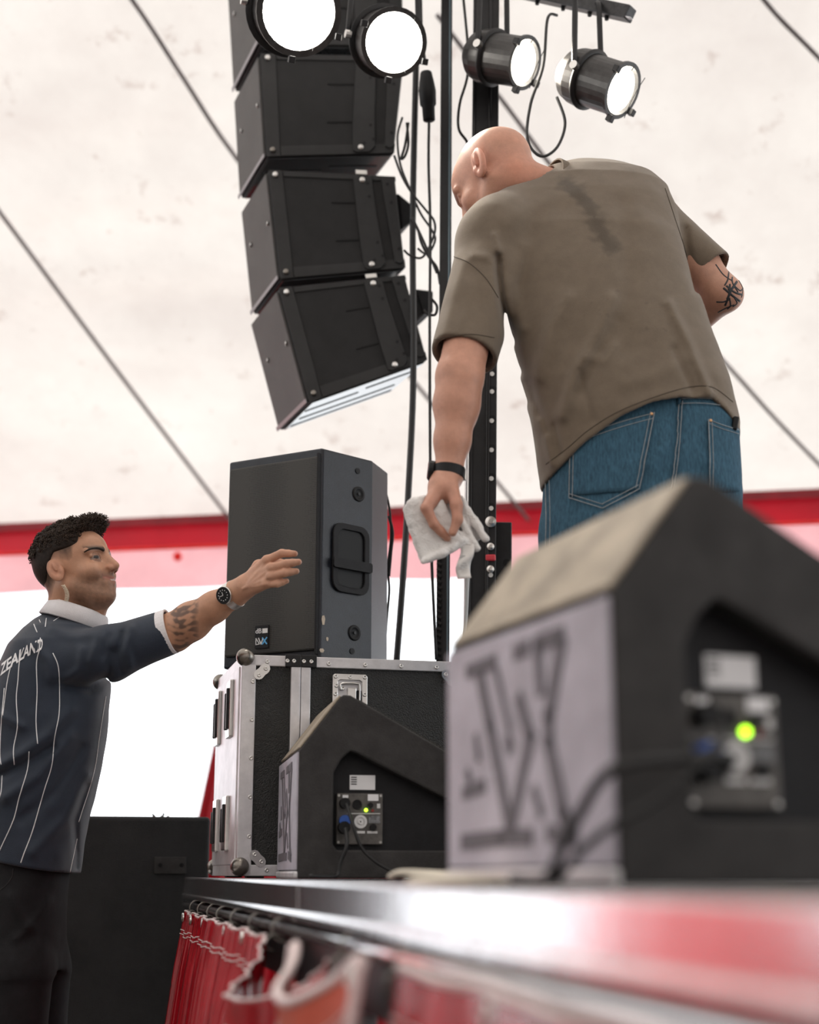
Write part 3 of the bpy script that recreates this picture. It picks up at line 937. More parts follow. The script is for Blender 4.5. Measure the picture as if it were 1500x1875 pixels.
for qi, (q, wd) in enumerate(zip(quads, words)):
    nr = [P(a, b, AY) for a, b in q]
    cen = sum(nr, Vector()) / 4 + AOFF / 2
    md = thing('line_array_speaker', 'black ' + wd, 'loudspeaker', cen, 'boxes of the hanging line array')
    MODS.append((md, nr))
    frn = [p + AOFF for p in nr]
    nrm = Vector((0, -1, 0))
    MB().hexa(nr, frn).build('cabinet', ARR, md, bevel=0.006)
    def fp(u, v, off=0.0):
        return lerp(lerp(nr[0], nr[1], u), lerp(nr[3], nr[2], u), v) + nrm * off
    def fpoly(pts, off, thick, name, m, parent=md, bev=0.0015):
        return MB().prism([fp(u, v, off) for u, v in pts], nrm * thick).build(name, m, parent, bevel=bev)
    # front mesh on the narrow face to the left
    def gp(w, v, off=0.0):
        return lerp(nr[0], nr[3], v) + AOFF * w + (nr[0] - nr[1]).normalized() * off
    MB().prism([gp(0.03, 0.02), gp(0.97, 0.02), gp(0.97, 0.98), gp(0.03, 0.98)], (nr[0] - nr[1]).normalized() * 0.008).build('front_mesh', ARRG, md, bevel=0.002)
    MB().prism([gp(0.0, 0.965, 0.008), gp(1.0, 0.965, 0.008), gp(1.0, 1.0, 0.008), gp(0.0, 1.0, 0.008)], (nr[0] - nr[1]).normalized() * 0.003).build('mesh_lip', mat('pale_lip', (0.30, 0.28, 0.30), 0.4, metal=0.4), md)
    for (w, v) in ((0.75, 0.42), (0.12, 0.45)):
        MB().lathe(gp(w, v, 0.008), (nr[0] - nr[1]), [(0, 0.008), (0.004, 0.007), (0.005, 0.002)], 10).build('mesh_screw', STEEL, md, smooth=True)
    # side steelwork
    fpoly([(0.0, 0.0), (0.105, 0.0), (0.105, 1.0), (0.0, 1.0)], 0.0, 0.006, 'front_bracket', ARR2)
    fpoly([(0.11, 0.0), (1.0, 0.0), (1.0, 0.055), (0.11, 0.055)], 0.0, 0.004, 'top_rim', ARR2)
    fpoly([(0.11, 0.90), (1.0, 0.90), (1.0, 0.995), (0.11, 0.995)], 0.0, 0.004, 'bottom_rim', ARR2)
    arc = [(0.66, 0.02), (0.81, 0.02)]
    curve_r = []
    for k in range(9):
        t = k / 8
        curve_r.append((0.81 + 0.005 * math.sin(math.pi * t) - 0.02 * t + 0.055 * t * t, lerp(0.02, 0.93, t)))
    left = [(0.665, lerp(0.97, 0.02, k / 4)) for k in range(5)]
    fpoly(curve_r + [(0.83, 0.955), (0.80, 0.985), (0.70, 0.985), (0.675, 0.965)] + left[1:], 0.003, 0.008, 'rigging_plate', ARR2)
    cr2 = [(u + 0.075 + 0.01 * math.sin(math.pi * v), v) for u, v in curve_r]
    fpoly([(0.985, 0.03), (0.99, 0.93), (0.96, 0.955)] + list(reversed(cr2)), 0.003, 0.008, 'rear_plate', ARR2)
    for (u, v) in ((0.775, 0.10), (0.775, 0.24), (0.80, 0.72), (0.83, 0.86), (0.76, 0.90), (0.93, 0.1), (0.945, 0.3), (0.965, 0.8)):
        MB().lathe(fp(u, v, 0.011), nrm, [(0, 0.0055), (0.0006, 0.0055), (0.0006, 0.001)], 10).build('bolt_hole', RUBBER, md)
    for v in (0.28, 0.66):
        fpoly([(0.47, v), (0.655, v), (0.655, v + 0.016), (0.47, v + 0.016)], 0.0, 0.003, 'slot', RUBBER, bev=0)
    for (u, v, m) in ((0.05, 0.05, STEEL), (0.05, 0.945, BALL), (0.735, 0.065, STEEL), (0.735, 0.94, STEEL)):
        MB().lathe(fp(u, v, 0.008), nrm, [(0, 0.0085), (0.006, 0.0085), (0.008, 0.005), (0.008, 0.001)], 12).build('locking_pin', m, md, smooth=False)
    fpoly([(0.69, -0.045), (0.78, -0.045), (0.78, 0.0), (0.69, 0.0)], 0.002, 0.006, 'link_tab', STEEL)
    # underside
    bt = [nr[3], nr[2], frn[2], frn[3]]
    ct = sum(bt, Vector()) / 4
    dn = (bt[1] - bt[0]).cross(bt[3] - bt[0]).normalized()
    if dn.z > 0: dn = -dn
    ins = [lerp(p, ct, 0.05) for p in bt]
    un = MB().prism(ins, dn * 0.003).build('underside_panel', GLOSSU, md, bevel=0.001)
    for (a0, a1, w0) in ((0.02, 0.50, 0.30), (0.05, 0.93, 0.62), (0.55, 0.95, 0.22), (0.04, 0.98, 0.88)):
        def bp_(a, w):
            return lerp(lerp(ins[0], ins[1], a), lerp(ins[3], ins[2], a), w) + dn * 0.003
        MB().prism([bp_(a0, w0), bp_(a1, w0), bp_(a1, w0 + 0.035), bp_(a0, w0 + 0.035)], dn * 0.0015).build('slot', RUBBER, un)
# rear handles and amp housings of the two lower boxes
for i, (pts) in ((2, [(728, 352), (752, 372), (760, 402), (735, 420)]), (3, [(760, 528), (794, 532), (794, 572), (775, 574)])):
    md, nr = MODS[i]
    MB().prism([P(a, b, AY + 0.06) for a, b in pts], (AOFF * 0.5)).build('rear_connector_box', PLASTIC, md, bevel=0.006)
# fly bar and chain that carry the array (above the frame)
q = MODS[0][1]
fb = thing('fly_bar', 'black steel fly bar above the line array', 'rigging', lerp(q[0], q[1], 0.5) + AOFF / 2)
tz = max(p.z for p in q)
ctr = lerp(q[0], q[1], 0.5) + AOFF / 2
MB().box((ctr.x, ctr.y, tz + 0.03), (0.5, 0.05, 0.05)).build('beam', DARKMET, fb, bevel=0.004)
MB().tube([(ctr.x, ctr.y, tz + 0.05), (ctr.x, ctr.y, roof_z(ctr.x, ctr.y) - 0.05)], 0.012, 8).build('chain', STEEL, fb)

# ================================================================== LIFTING TOWER AND STAND
def lean_post(p0, p1, w, d, m, name, parent):
    ax = (p1 - p0).normalized()
    rx = Vector((1, 0, 0)); rx = (rx - ax * rx.dot(ax)).normalized()
    ry = ax.cross(rx)
    qd = [(-w / 2, -d / 2), (w / 2, -d / 2), (w / 2, d / 2), (-w / 2, d / 2)]
    return MB().hexa([p0 + rx * a + ry * b for a, b in qd], [p1 + rx * a + ry * b for a, b in qd]).build(name, m, parent, bevel=0.003)
TY = 3.9
t0 = P(880, 1250, TY); t1 = P(890, 60, TY)
dz = (t1 - t0) / (t1.z - t0.z)
tb = t0 + dz * (S + 0.03 - t0.z)
tt = t0 + dz * (S + 3.0 - t0.z)
tower = thing('lifting_tower', 'black steel lifting tower mast with round holes behind the bald person', 'tower', Vector((tb.x, tb.y, S)))
lean_post(tb, tt, 0.074, 0.075, DARKMET, 'mast', tower)
def tw(py, dx=0.0, off=0.0):
    p = t0 + dz * (P(885, py, TY).z - t0.z)
    return p + Vector((dx, -0.0375 - off, 0))
for dx in (-0.034, 0.012):
    a, b = tw(1350, dx, 0.0), tw(-60, dx, 0.0)
    lean_post(a, b, 0.010, 0.012, mat('black_glossy_rail', (0.02, 0.02, 0.022), 0.25, metal=0.4), 'guide_rail', tower)
lean_post(tw(1400, -0.044, -0.03), tw(380, -0.044, -0.03), 0.006, 0.03, ALU, 'bright_edge', tower)
HOLEM = mat('hole_bright', (0.75, 0.74, 0.72), 0.5, var=0.1)
for py in (690, 722, 775, 828, 880, 934, 1055, 1115):
    h = MB().lathe(tw(py, 0.024, 0.0), (0, -1, 0), [(0, 0.011), (0.0012, 0.011), (0.0012, 0.002)], 16).build('hole', RUBBER, tower)
    MB().lathe(tw(py + 3, 0.023, 0.0012), (0, -1, 0), [(0, 0.0065), (0.0008, 0.0065)], 12).build('hole_liner', HOLEM, h)
for py, r in ((962, 0.015), (1007, 0.010), (1048, 0.010)):
    k = MB().lathe(tw(py, 0.022, 0.004), (0, -1, 0), [(-0.004, r), (0.003, r), (0.005, r * 0.5), (0.010, r * 0.45), (0.010, 0.001)], 18).build('bolt', STEEL, tower)
MB().box(tw(1027, 0.022, 0.004), (0.028, 0.008, 0.018)).build('red_latch', mat('red_plastic', (0.65, 0.05, 0.07), 0.4, var=0.1), tower, bevel=0.004)
# sleeve carriage behind the mast, seen to the right lower down
lean_post(tw(1420, 0.052, -0.07) , tw(955, 0.052, -0.07), 0.060, 0.06, DARKMET, 'carriage', tower)
MB().lathe(tw(1030, 0.068, -0.04), (0, -1, 0), [(0, 0.010), (0.0012, 0.010), (0.0012, 0.002)], 14).build('hole', RUBBER, tower)
MB().b2((tb.x - 0.045, tb.y - 0.06, S), (tb.x + 0.10, tb.y + 0.22, S + 0.03)).build('base_plate', DARKMET, tower, bevel=0.003)

s0 = P(812, 1200, 4.02); s1 = P(818, 30, 4.02)
ds = (s1 - s0) / (s1.z - s0.z)
sb = s0 + ds * (S + 0.0 - s0.z)
stt = s0 + ds * (S + 3.0 - s0.z)
stand = thing('lighting_stand', 'slim dark lighting stand post with a toothed rack beside the tower', 'stand', sb)
lean_post(sb, stt, 0.034, 0.034, DARKMET, 'post', stand)
lean_post(sb + Vector((0.010, -0.018, 0)), stt + Vector((0.010, -0.018, 0)), 0.005, 0.006, mat('steel_blue_rail', (0.20, 0.27, 0.31), 0.35, metal=0.6), 'rail', stand)
zz = P(808, 1200, 4.02).z
ztop = P(808, 1015, 4.02).z
k = 0
rack = lean_post(sb + Vector((-0.014, -0.019, 0.05)), s0 + ds * (ztop - s0.z) + Vector((-0.014, -0.019, 0)), 0.012, 0.006, RUBBER, 'rack', stand)
z = S + 0.1
while z < ztop:
    p = s0 + ds * (z - s0.z) + Vector((-0.013, -0.023, 0))
    MB().box(p, (0.014, 0.006, 0.007), Matrix.Rotation(R(25), 3, 'Y')).build('tooth', GREYPL, rack)
    z += 0.0165
MB().b2((sb.x - 0.03, sb.y - 0.03, S), (sb.x + 0.04, sb.y + 0.20, S + 0.02)).build('base_plate', DARKMET, stand, bevel=0.003)

# ================================================================== LAMPS
LENS = mat('lit_lamp_lens', (1, 0.95, 0.85), 0.3, emit=(1.0, 0.93, 0.80), estr=9.0)
LENSHOT = mat('glaring_lamp_lens', (1, 0.97, 0.9), 0.3, emit=(1.0, 0.95, 0.86), estr=45.0)
PARB = mat('worn_black_lamp_can', (0.035, 0.033, 0.033), 0.38, metal=0.3, var=0.45, vscale=30, spec=0.6)
def par(lens_c, d, r, ln, label, lens_m, watt, bar_pt, hot=False):
    d = d.normalized()
    root = thing('stage_lamp', label, 'lamp', lens_c - d * ln * 0.5, 'round stage lamps on the lighting bars')
    b0 = lens_c - d * ln
    prof = [(0, 0.25 * r), (0.06 * ln, 0.62 * r), (0.16 * ln, 0.92 * r), (0.28 * ln, 1.05 * r), (0.42 * ln, 1.09 * r), (0.46 * ln, 1.09 * r), (0.47 * ln, 0.98 * r), (0.96 * ln, 0.98 * r), (0.96 * ln, 1.06 * r), (ln, 1.06 * r), (ln, 0.90 * r), (0.90 * ln, 0.88 * r)]
    MB().lathe(b0, d, prof, 32, cap=False).build('can', PARB, root, smooth=False, bevel=0)
    MB().lathe(b0, d, [(0.43 * ln, 1.10 * r), (0.45 * ln, 1.14 * r), (0.475 * ln, 1.14 * r), (0.49 * ln, 1.0 * r)], 32, cap=False).build('clamp_ring', DARKMET, root, smooth=True)
    lp2 = [(0.90 * ln, 0.90 * r), (0.965 * ln, 0.80 * r), (1.0 * ln, 0.55 * r), (1.015 * ln, 0.25 * r), (1.02 * ln, 0.002)]
    le = MB().lathe(b0, d, lp2, 32, cap=False).build('lens', lens_m, root, smooth=True)
    sx = d.cross(Vector((0, 0, 1))).normalized()
    up_ = sx.cross(d).normalized()
    for o_ in (-0.45, 0.5):
        pts = [lens_c + sx * (o_ * r + 0.10 * r * math.sin(k / 8 * math.pi)) + up_ * (r * 0.82 * (k / 4 - 1)) + d * (0.012 + 0.01) for k in range(9)]
        MB().tube(pts, 0.0012, 5).build('gel_wire', DARKMET, root)
    # front clips
    for a in (-90, 20, 200):
        c = lens_c + (sx * math.cos(R(a)) + up_ * math.sin(R(a))) * r * 1.12 + d * 0.004
        MB().box(c, (0.018, 0.018, 0.018), Matrix((sx, up_, d)).transposed()).build('gel_clip', DARKMET, root, bevel=0.002)
    # yoke
    piv = b0 + d * ln * 0.44
    pts_l, pts_r = piv - sx * r * 1.18, piv + sx * r * 1.18
    for side in (pts_l, pts_r):
        tp = Vector((lerp(side.x, bar_pt.x, 0.15), lerp(side.y, bar_pt.y, 0.15), bar_pt.z - 0.02))
        MB().tube(curve_pts([side, lerp(side, tp, 0.6), tp + Vector((0, 0, -0.015)), lerp(tp, bar_pt, 0.5) + Vector((0, 0, 0.006))], 5), 0.008, 8).build('yoke_arm', DARKMET, root, smooth=True)
        MB().lathe(side, sx, [(-0.008, 0.012), (0.008, 0.012)], 10).build('yoke_knob', STEEL, root)
    lt = bpy.data.lights.new('lamp_beam', 'SPOT')
    lt.energy = watt
    lt.color = (1.0, 0.90, 0.76)
    lt.spot_size = R(70)
    lt.spot_blend = 0.6
    lt.shadow_soft_size = r * 0.8
    lo = bpy.data.objects.new('lamp_beam', lt)
    COL.objects.link(lo)
    lo.parent = root
    Mw = Matrix.Translation(lens_c + d * 0.05) @ d.to_track_quat('-Z', 'Y').to_matrix().to_4x4()
    lo.matrix_basis = wm(root).inverted() @ Mw
    return root
bar_a, bar_b = P(905, -28, 4.0), P(1155, 26, 3.72)
bar = thing('lighting_bar', 'black lighting bar carrying the lamps at the top of the tower', 'bar', lerp(bar_a, bar_b, 0.5))
ax = (bar_b - bar_a).normalized()
bl = bar_a - ax * 0.75
def barbox(p, q, w, h, name, m):
    t = (q - p).normalized()
    y_ = Vector((-t.y, t.x, 0)).normalized()
    z_ = t.cross(y_)
    qd = [(-w / 2, -h / 2), (w / 2, -h / 2), (w / 2, h / 2), (-w / 2, h / 2)]
    return MB().hexa([p + y_ * a + z_ * b for a, b in qd], [q + y_ * a + z_ * b for a, b in qd]).build(name, m, bar, bevel=0.003)
BARM = mat('chipped_black_bar', (0.025, 0.025, 0.028), 0.4, metal=0.3, col2=(0.06, 0.06, 0.062), vscale=60)
barbox(bl, bar_b, 0.04, 0.04, 'beam', BARM)
barbox(bl + Vector((0, -0.012, -0.021)), bar_b + Vector((0, -0.012, -0.021)), 0.016, 0.004, 'bright_underside', ALU)
for t in (0.72, 0.80, 0.88, 0.93):
    p = lerp(bl, bar_b, t)
    MB().lathe(p + Vector((0, 0, -0.035)), (0, 0, 1), [(0, 0.006), (0.015, 0.006)], 8).build('bolt', DARKMET, bar)
lr = 0.072
pA, pB = P(962, 115, 3.70), P(1141, 166, 3.60)
par(pA, Vector((0.80, -0.52, -0.46)), 0.071, 0.205, 'black round lamp above the bald head, left of the two sharp lamps', LENS, 18, lerp(bl, bar_b, 0.64))
par(pB, Vector((0.80, -0.52, -0.62)), 0.073, 0.215, 'rightmost black round lamp at the end of the lighting bar', LENS, 18, lerp(bl, bar_b, 0.90))
# the two glaring lamps that face the camera, on the left arm of the bar
ba2, bb2 = P(470, -150, 3.7), P(905, -60, 3.95)
barbox(ba2, bb2, 0.04, 0.04, 'beam', BARM)
pC, pD = P(548, 22, 3.45), P(722, 78, 3.66)
par(pC, (CAM - pC).normalized() + Vector((0.25, 0, -0.06)), 0.108, 0.19, 'glaring lamp at the top left in front of the line array, brightest of all', LENSHOT, 30, lerp(ba2, bb2, 0.22), True)
par(pD, (CAM - pD).normalized() + Vector((0.30, 0, -0.05)), 0.090, 0.19, 'glaring lamp between the line array and the slim stand post', LENSHOT, 30, lerp(ba2, bb2, 0.60), True)

# ================================================================== CABLES AND CONNECTORS
cable('lamp_cable', [P(848, -10, 3.95), P(858, 120, 3.92), P(842, 190, 3.9), P(840, 235, 3.9), P(856, 262, 3.92), P(862, 300, 3.95)], 0.004, CABLE, 'black cable loop hanging left of the wide mast above the bald head')
cable('lamp_cable', [P(1020, 28, 3.78), P(1003, 34, 3.74), P(995, 120, 3.7), P(972, 190, 3.7), P(966, 255, 3.7), P(990, 286, 3.7), P(1020, 270, 3.7), P(1035, 225, 3.7), P(1020, 178, 3.72)], 0.0042, CABLE, 'black cable hanging in a round loop below the rightmost lamp')
cable('strap', [P(762, 120, 4.05), P(756, 400, 4.1), P(757, 690, 4.15), P(748, 900, 4.15), P(738, 1060, 4.12), P(726, 1215, 4.08)], 0.0095, CABLE, 'thick black cable running straight down behind the line array to the case')
cable('hanging_cable', [P(786, 210, 3.98), P(785, 300, 3.98), P(788, 420, 3.98), P(787, 600, 3.98), P(788, 860, 3.98), P(790, 1010, 3.98), P(799, 1208, 3.98)], 0.0042, CABLE, 'thin black cable hanging straight below the inline plug')
plug = MB().lathe(P(786, 222, 3.98), P(779, 110, 3.98) - P(786, 222, 3.98), [(0, 0.010), (0.004, 0.018), (0.05, 0.019), (0.055, 0.024), (0.10, 0.026), (0.13, 0.022), (0.16, 0.017), (0.165, 0.004)], 16).build('inline_plug', RUBBER, smooth=True)
tag(plug, 'black inline cable plug hanging beside the slim stand post', 'plug')
cable('plug_lead', [P(778, 112, 3.98), P(772, 60, 3.98), P(770, -20, 3.98)], 0.005, CABLE, 'short black lead rising from the inline plug out of view')
loops = [([(737, 215), (728, 250), (733, 300), (750, 345), (770, 390), (790, 420), (797, 440), (783, 465), (765, 455)], 'black cable sweeping down from the second array box to the stand post'),
         ([(748, 225), (742, 265), (735, 290), (742, 285), (748, 262), (745, 225)], 'small black cable loop beside the second array box'),
         ([(722, 285), (735, 320), (752, 350), (780, 385), (795, 405), (795, 430), (775, 470), (752, 468), (740, 458)], 'black cable curving round behind the third array box'),
         ([(752, 402), (765, 420), (772, 445), (785, 470), (800, 490), (806, 520)], 'black cable leaving the plug of the third array box downwards'),
         ([(755, 398), (775, 440), (790, 475), (800, 500)], 'thin black cable between the third array box and the stand'),
         ([(788, 545), (800, 560), (797, 576), (784, 575), (776, 568)], 'short black cable loop at the lowest array box')]
for i, (pts, lb) in enumerate(loops):
    cable('array_cable', [P(a, b, 4.10 - 0.02 * i) for a, b in pts], 0.0036 + 0.0004 * (i % 2), CABLE, lb, group='loose cables behind the line array')
for i, (pts, r, lb) in enumerate((([(700, 880), (713, 930), (716, 985), (710, 1040), (713, 1080), (708, 1140), (704, 1206)], 0.0034, 'thin black cable down the right side of the speaker on the case'),
                             ([(712, 945), (719, 975), (716, 1010), (712, 1055)], 0.0045, 'short black cable bowing out behind the speaker on the case'))):
    cable('speaker_cable', [P(a, b, 4.0) for a, b in pts], r, CABLE, lb)
cable('grey_lead', [P(862, 1000, 3.84), P(857, 1060, 3.82), P(853, 1140, 3.82), P(845, 1215, 3.82), P(842, 1300, 3.82)], 0.0045, mat('grey_lead', (0.5, 0.52, 0.53), 0.5), 'pale grey lead running down beside the wide mast')

# ================================================================== PEOPLE: implicit-surface modelling kit
f32 = np.float32
def A3(p):
    return np.array((p[0], p[1], p[2]), dtype=f32)
def rc(p, a, b, ra, rb):
    a, b = A3(a), A3(b)
    ab = b - a
    t = np.clip(((p - a) @ ab) / max(float(ab @ ab), 1e-9), 0, 1)
    q = p - a - t[:, None] * ab
    return np.sqrt((q * q).sum(1)) - (ra + (rb - ra) * t)
def chain(p, pts, rs, k=0.012):
    d = None
    for i in range(len(pts) - 1):
        e = rc(p, pts[i], pts[i + 1], rs[i], rs[i + 1])
        d = e if d is None else smin(d, e, k)
    return d
def ell(p, c, r, rot=None):
    q = p - A3(c)
    if rot is not None:
        q = q @ np.array(rot, dtype=f32)          # columns = local axes
    r = A3(r)
    k0 = np.sqrt(((q / r) ** 2).sum(1))
    k1 = np.sqrt(((q / (r * r)) ** 2).sum(1)) + 1e-6
    return k0 * (k0 - 1) / k1
def smin(a, b, k):
    h = np.clip(0.5 + 0.5 * (b - a) / k, 0, 1)
    return b + (a - b) * h - k * h * (1 - h)
def smax(a, b, k):
    return -smin(-a, -b, k)
def proj_np(p):
    q = p - A3(CAM)
    w = q @ A3(FWD)
    return 750 + F * q[:, 0] / w, 937.5 - F * (q @ A3(UP)) / w
def segdist2(x, y, pts):
    d = None
    for (ax, ay), (bx, by) in zip(pts[:-1], pts[1:]):
        vx, vy = bx - ax, by - ay
        t = np.clip(((x - ax) * vx + (y - ay) * vy) / (vx * vx + vy * vy + 1e-9), 0, 1)
        e = np.hypot(x - ax - t * vx, y - ay - t * vy)
        d = e if d is None else np.minimum(d, e)
    return d
def wobble(p, s, seed=0.0):
    """cheap smooth pseudo noise"""
    x, y, z = p[:, 0] * s + seed, p[:, 1] * s + seed * 1.7, p[:, 2] * s - seed
    return (np.sin(x + 1.3 * np.sin(y * 0.9 + z * 0.4)) + np.sin(y * 1.1 + 1.7 * np.sin(z * 0.8 + x * 0.3)) + np.sin(z * 1.2 + 1.1 * np.sin(x * 1.1 - y * 0.6))) / 3

def mesh_sdf(fn, lo, hi, h):
    lo, hi = np.array(lo, dtype=np.float64), np.array(hi, dtype=np.float64)
    C4 = 4
    nc = np.ceil((hi - lo) / (h * C4)).astype(int) + 1
    H = h * C4
    ax = [(lo[i] + H * (np.arange(nc[i]) + 0.5 * (C4 - 1) / C4)).astype(f32) for i in range(3)]
    g = np.stack(np.meshgrid(*ax, indexing='ij'), -1).reshape(-1, 3)
    c = fn(g).reshape(nc)
    v = np.repeat(np.repeat(np.repeat(c, C4, 0), C4, 1), C4, 2).astype(f32)
    m = np.abs(v) < H * 1.9
    idx = np.argwhere(m)
    p = (lo + idx * h).astype(f32)
    out = np.empty(len(p), dtype=f32)
    for s in range(0, len(p), 400000):
        out[s:s + 400000] = fn(p[s:s + 400000])
    v[m] = out
    sg = v < 0
    n = v.shape
    # active cells
    cs = np.zeros(tuple(k - 1 for k in n), dtype=np.int8)
    for dx in (0, 1):
        for dy in (0, 1):
            for dz in (0, 1):
                cs += sg[dx:n[0] - 1 + dx, dy:n[1] - 1 + dy, dz:n[2] - 1 + dz]
    act = (cs > 0) & (cs < 8)
    ci = np.argwhere(act)
    if len(ci) == 0:
        return np.zeros((0, 3)), np.zeros((0, 4), int)
    cid = np.full(act.shape, -1, dtype=np.int64)
    cid[act] = np.arange(len(ci))
    acc = np.zeros((len(ci), 3)); cnt = np.zeros(len(ci))
    corners = [(a, b, c_) for a in (0, 1) for b in (0, 1) for c_ in (0, 1)]
    vals = {co: v[ci[:, 0] + co[0], ci[:, 1] + co[1], ci[:, 2] + co[2]] for co in corners}
    for a in corners:
        for ax_ in range(3):
            if a[ax_] == 0:
                b = list(a); b[ax_] = 1; b = tuple(b)
                va, vb = vals[a], vals[b]
                x = (va < 0) != (vb < 0)
                t = np.where(x, va / np.where(x, va - vb, 1), 0)
                pt = np.array(a, dtype=np.float64)[None, :] + np.zeros((len(ci), 3))
                pt[:, ax_] += t
                acc[x] += pt[x]; cnt[x] += 1
    vert = lo + (ci + acc / cnt[:, None]) * h
    faces = []
    for ax_ in range(3):
        o1, o2 = [i for i in range(3) if i != ax_]
        s0 = [slice(None)] * 3; s1 = [slice(None)] * 3
        s0[ax_] = slice(0, n[ax_] - 1); s1[ax_] = slice(1, n[ax_])
        ch = sg[tuple(s0)] != sg[tuple(s1)]
        e = np.argwhere(ch)
        ok = (e[:, o1] > 0) & (e[:, o2] > 0) & (e[:, o1] < n[o1] - 1) & (e[:, o2] < n[o2] - 1)
        e = e[ok]
        inside = sg[e[:, 0], e[:, 1], e[:, 2]]
        q = []
        for (da, db) in ((-1, -1), (0, -1), (0, 0), (-1, 0)):
            w = e.copy(); w[:, o1] += da; w[:, o2] += db
            q.append(cid[w[:, 0], w[:, 1], w[:, 2]])
        q = np.stack(q, 1)
        flip = inside if ax_ != 1 else ~inside
        q[~flip] = q[~flip][:, ::-1]
        faces.append(q)
    return vert, np.concatenate(faces)
def relax(v, fcs, it=2, k=0.5):
    n = len(v)
    for _ in range(it):
        acc = np.zeros_like(v); cnt = np.zeros(n)
        for i in range(4):
            j = (i + 1) % 4
            for a, b in ((i, j), (j, i)):
                np.add.at(acc, fcs[:, a], v[fcs[:, b]]); np.add.at(cnt, fcs[:, a], 1)
        m = cnt > 0
        v = v.copy()
        v[m] += k * (acc[m] / cnt[m][:, None] - v[m])
    return v
def sdf_object(name, pieces, m, parent, colour=None, sm=1):
    """pieces = [(fn, lo, hi, h)] joined into one mesh object"""
    V_, F_, k = [], [], 0
    for fn, lo, hi, h in pieces:
        v, fc = mesh_sdf(fn, lo, hi, h)
        v = relax(v, fc, sm)
        V_.append(v); F_.append(fc + k); k += len(v)
    v = np.concatenate(V_); fc = np.concatenate(F_)
    inv = np.array(wm(parent).inverted())
    vl = v @ inv[:3, :3].T + inv[:3, 3]
    me = bpy.data.meshes.new(name)
    me.vertices.add(len(vl)); me.vertices.foreach_set('co', vl.astype(f32).ravel())
    me.loops.add(len(fc) * 4); me.loops.foreach_set('vertex_index', fc.astype(np.int32).ravel())
    me.polygons.add(len(fc)); me.polygons.foreach_set('loop_start', np.arange(0, len(fc) * 4, 4, dtype=np.int32))
    me.update(calc_edges=True)
    me.polygons.foreach_set('use_smooth', np.ones(len(fc), dtype=bool))
    me.materials.append(m)
    if colour is not None:
        c = colour(v.astype(f32))
        at = me.color_attributes.new('Col', 'FLOAT_COLOR', 'POINT')
        arr = np.ones((len(v), 4), dtype=f32); arr[:, :3] = c
        at.data.foreach_set('color', arr.ravel())
    o = bpy.data.objects.new(name, me)
    COL.objects.link(o)
    o.parent = parent
    o['_bvh'] = 0
    del o['_bvh']
    bvh = BVHTree.FromPolygons([tuple(x) for x in v], [tuple(int(i) for i in q) for q in fc])
    return o, bvh
def on_surf(bvh, px, py, off=0.001):
    d = ray(px, py).normalized()
    loc, nrm, i, dist = bvh.ray_cast(CAM, d)
    if loc is None:
        return None
    if nrm.dot(d) > 0: nrm = -nrm
    return loc + nrm * off
def dense(pts, step=6):
    out = []
    for (ax, ay), (bx, by) in zip(pts[:-1], pts[1:]):
        n = max(1, int(math.hypot(bx - ax, by - ay) / step))
        out += [(lerp(ax, bx, k / n), lerp(ay, by, k / n)) for k in range(n)]
    return out + [pts[-1]]
def smooth2(pts, n=6):
    return [(p.x, p.y) for p in curve_pts([Vector((a, b, 0)) for a, b in pts], n)]
def surf_tube(bvh, pts, r, name, m, parent, off=0.0006, step=6, sides=6, r2=None):
    q = [on_surf(bvh, a, b, off) for a, b in dense(smooth2(pts), step)]
    q = [p for p in q if p is not None]
    if len(q) < 2: return None
    rs = r if r2 is None else [lerp(r, r2, i / (len(q) - 1)) for i in range(len(q))]
    return MB().tube(q, rs, sides).build(name, m, parent, smooth=True)
def surf_patch(bvh, poly, name, m, parent, off=0.003, n=14):
    """a cloth patch that follows the surface inside a four-sided pixel outline"""
    def b4(u, v):
        return (lerp(lerp(poly[0][0], poly[1][0], u), lerp(poly[3][0], poly[2][0], u), v),
                lerp(lerp(poly[0][1], poly[1][1], u), lerp(poly[3][1], poly[2][1], u), v))
    rows = []
    for i in range(n + 1):
        r = []
        for j in range(n + 1):
            p = on_surf(bvh, *b4(j / n, i / n), off)
            if p is None: p = r[-1] if r else (rows[-1][j] if rows else Vector())
            r.append(p)
        rows.append(r)
    return MB().grid(rows).build(name, m, parent, smooth=True, solid=0.003)

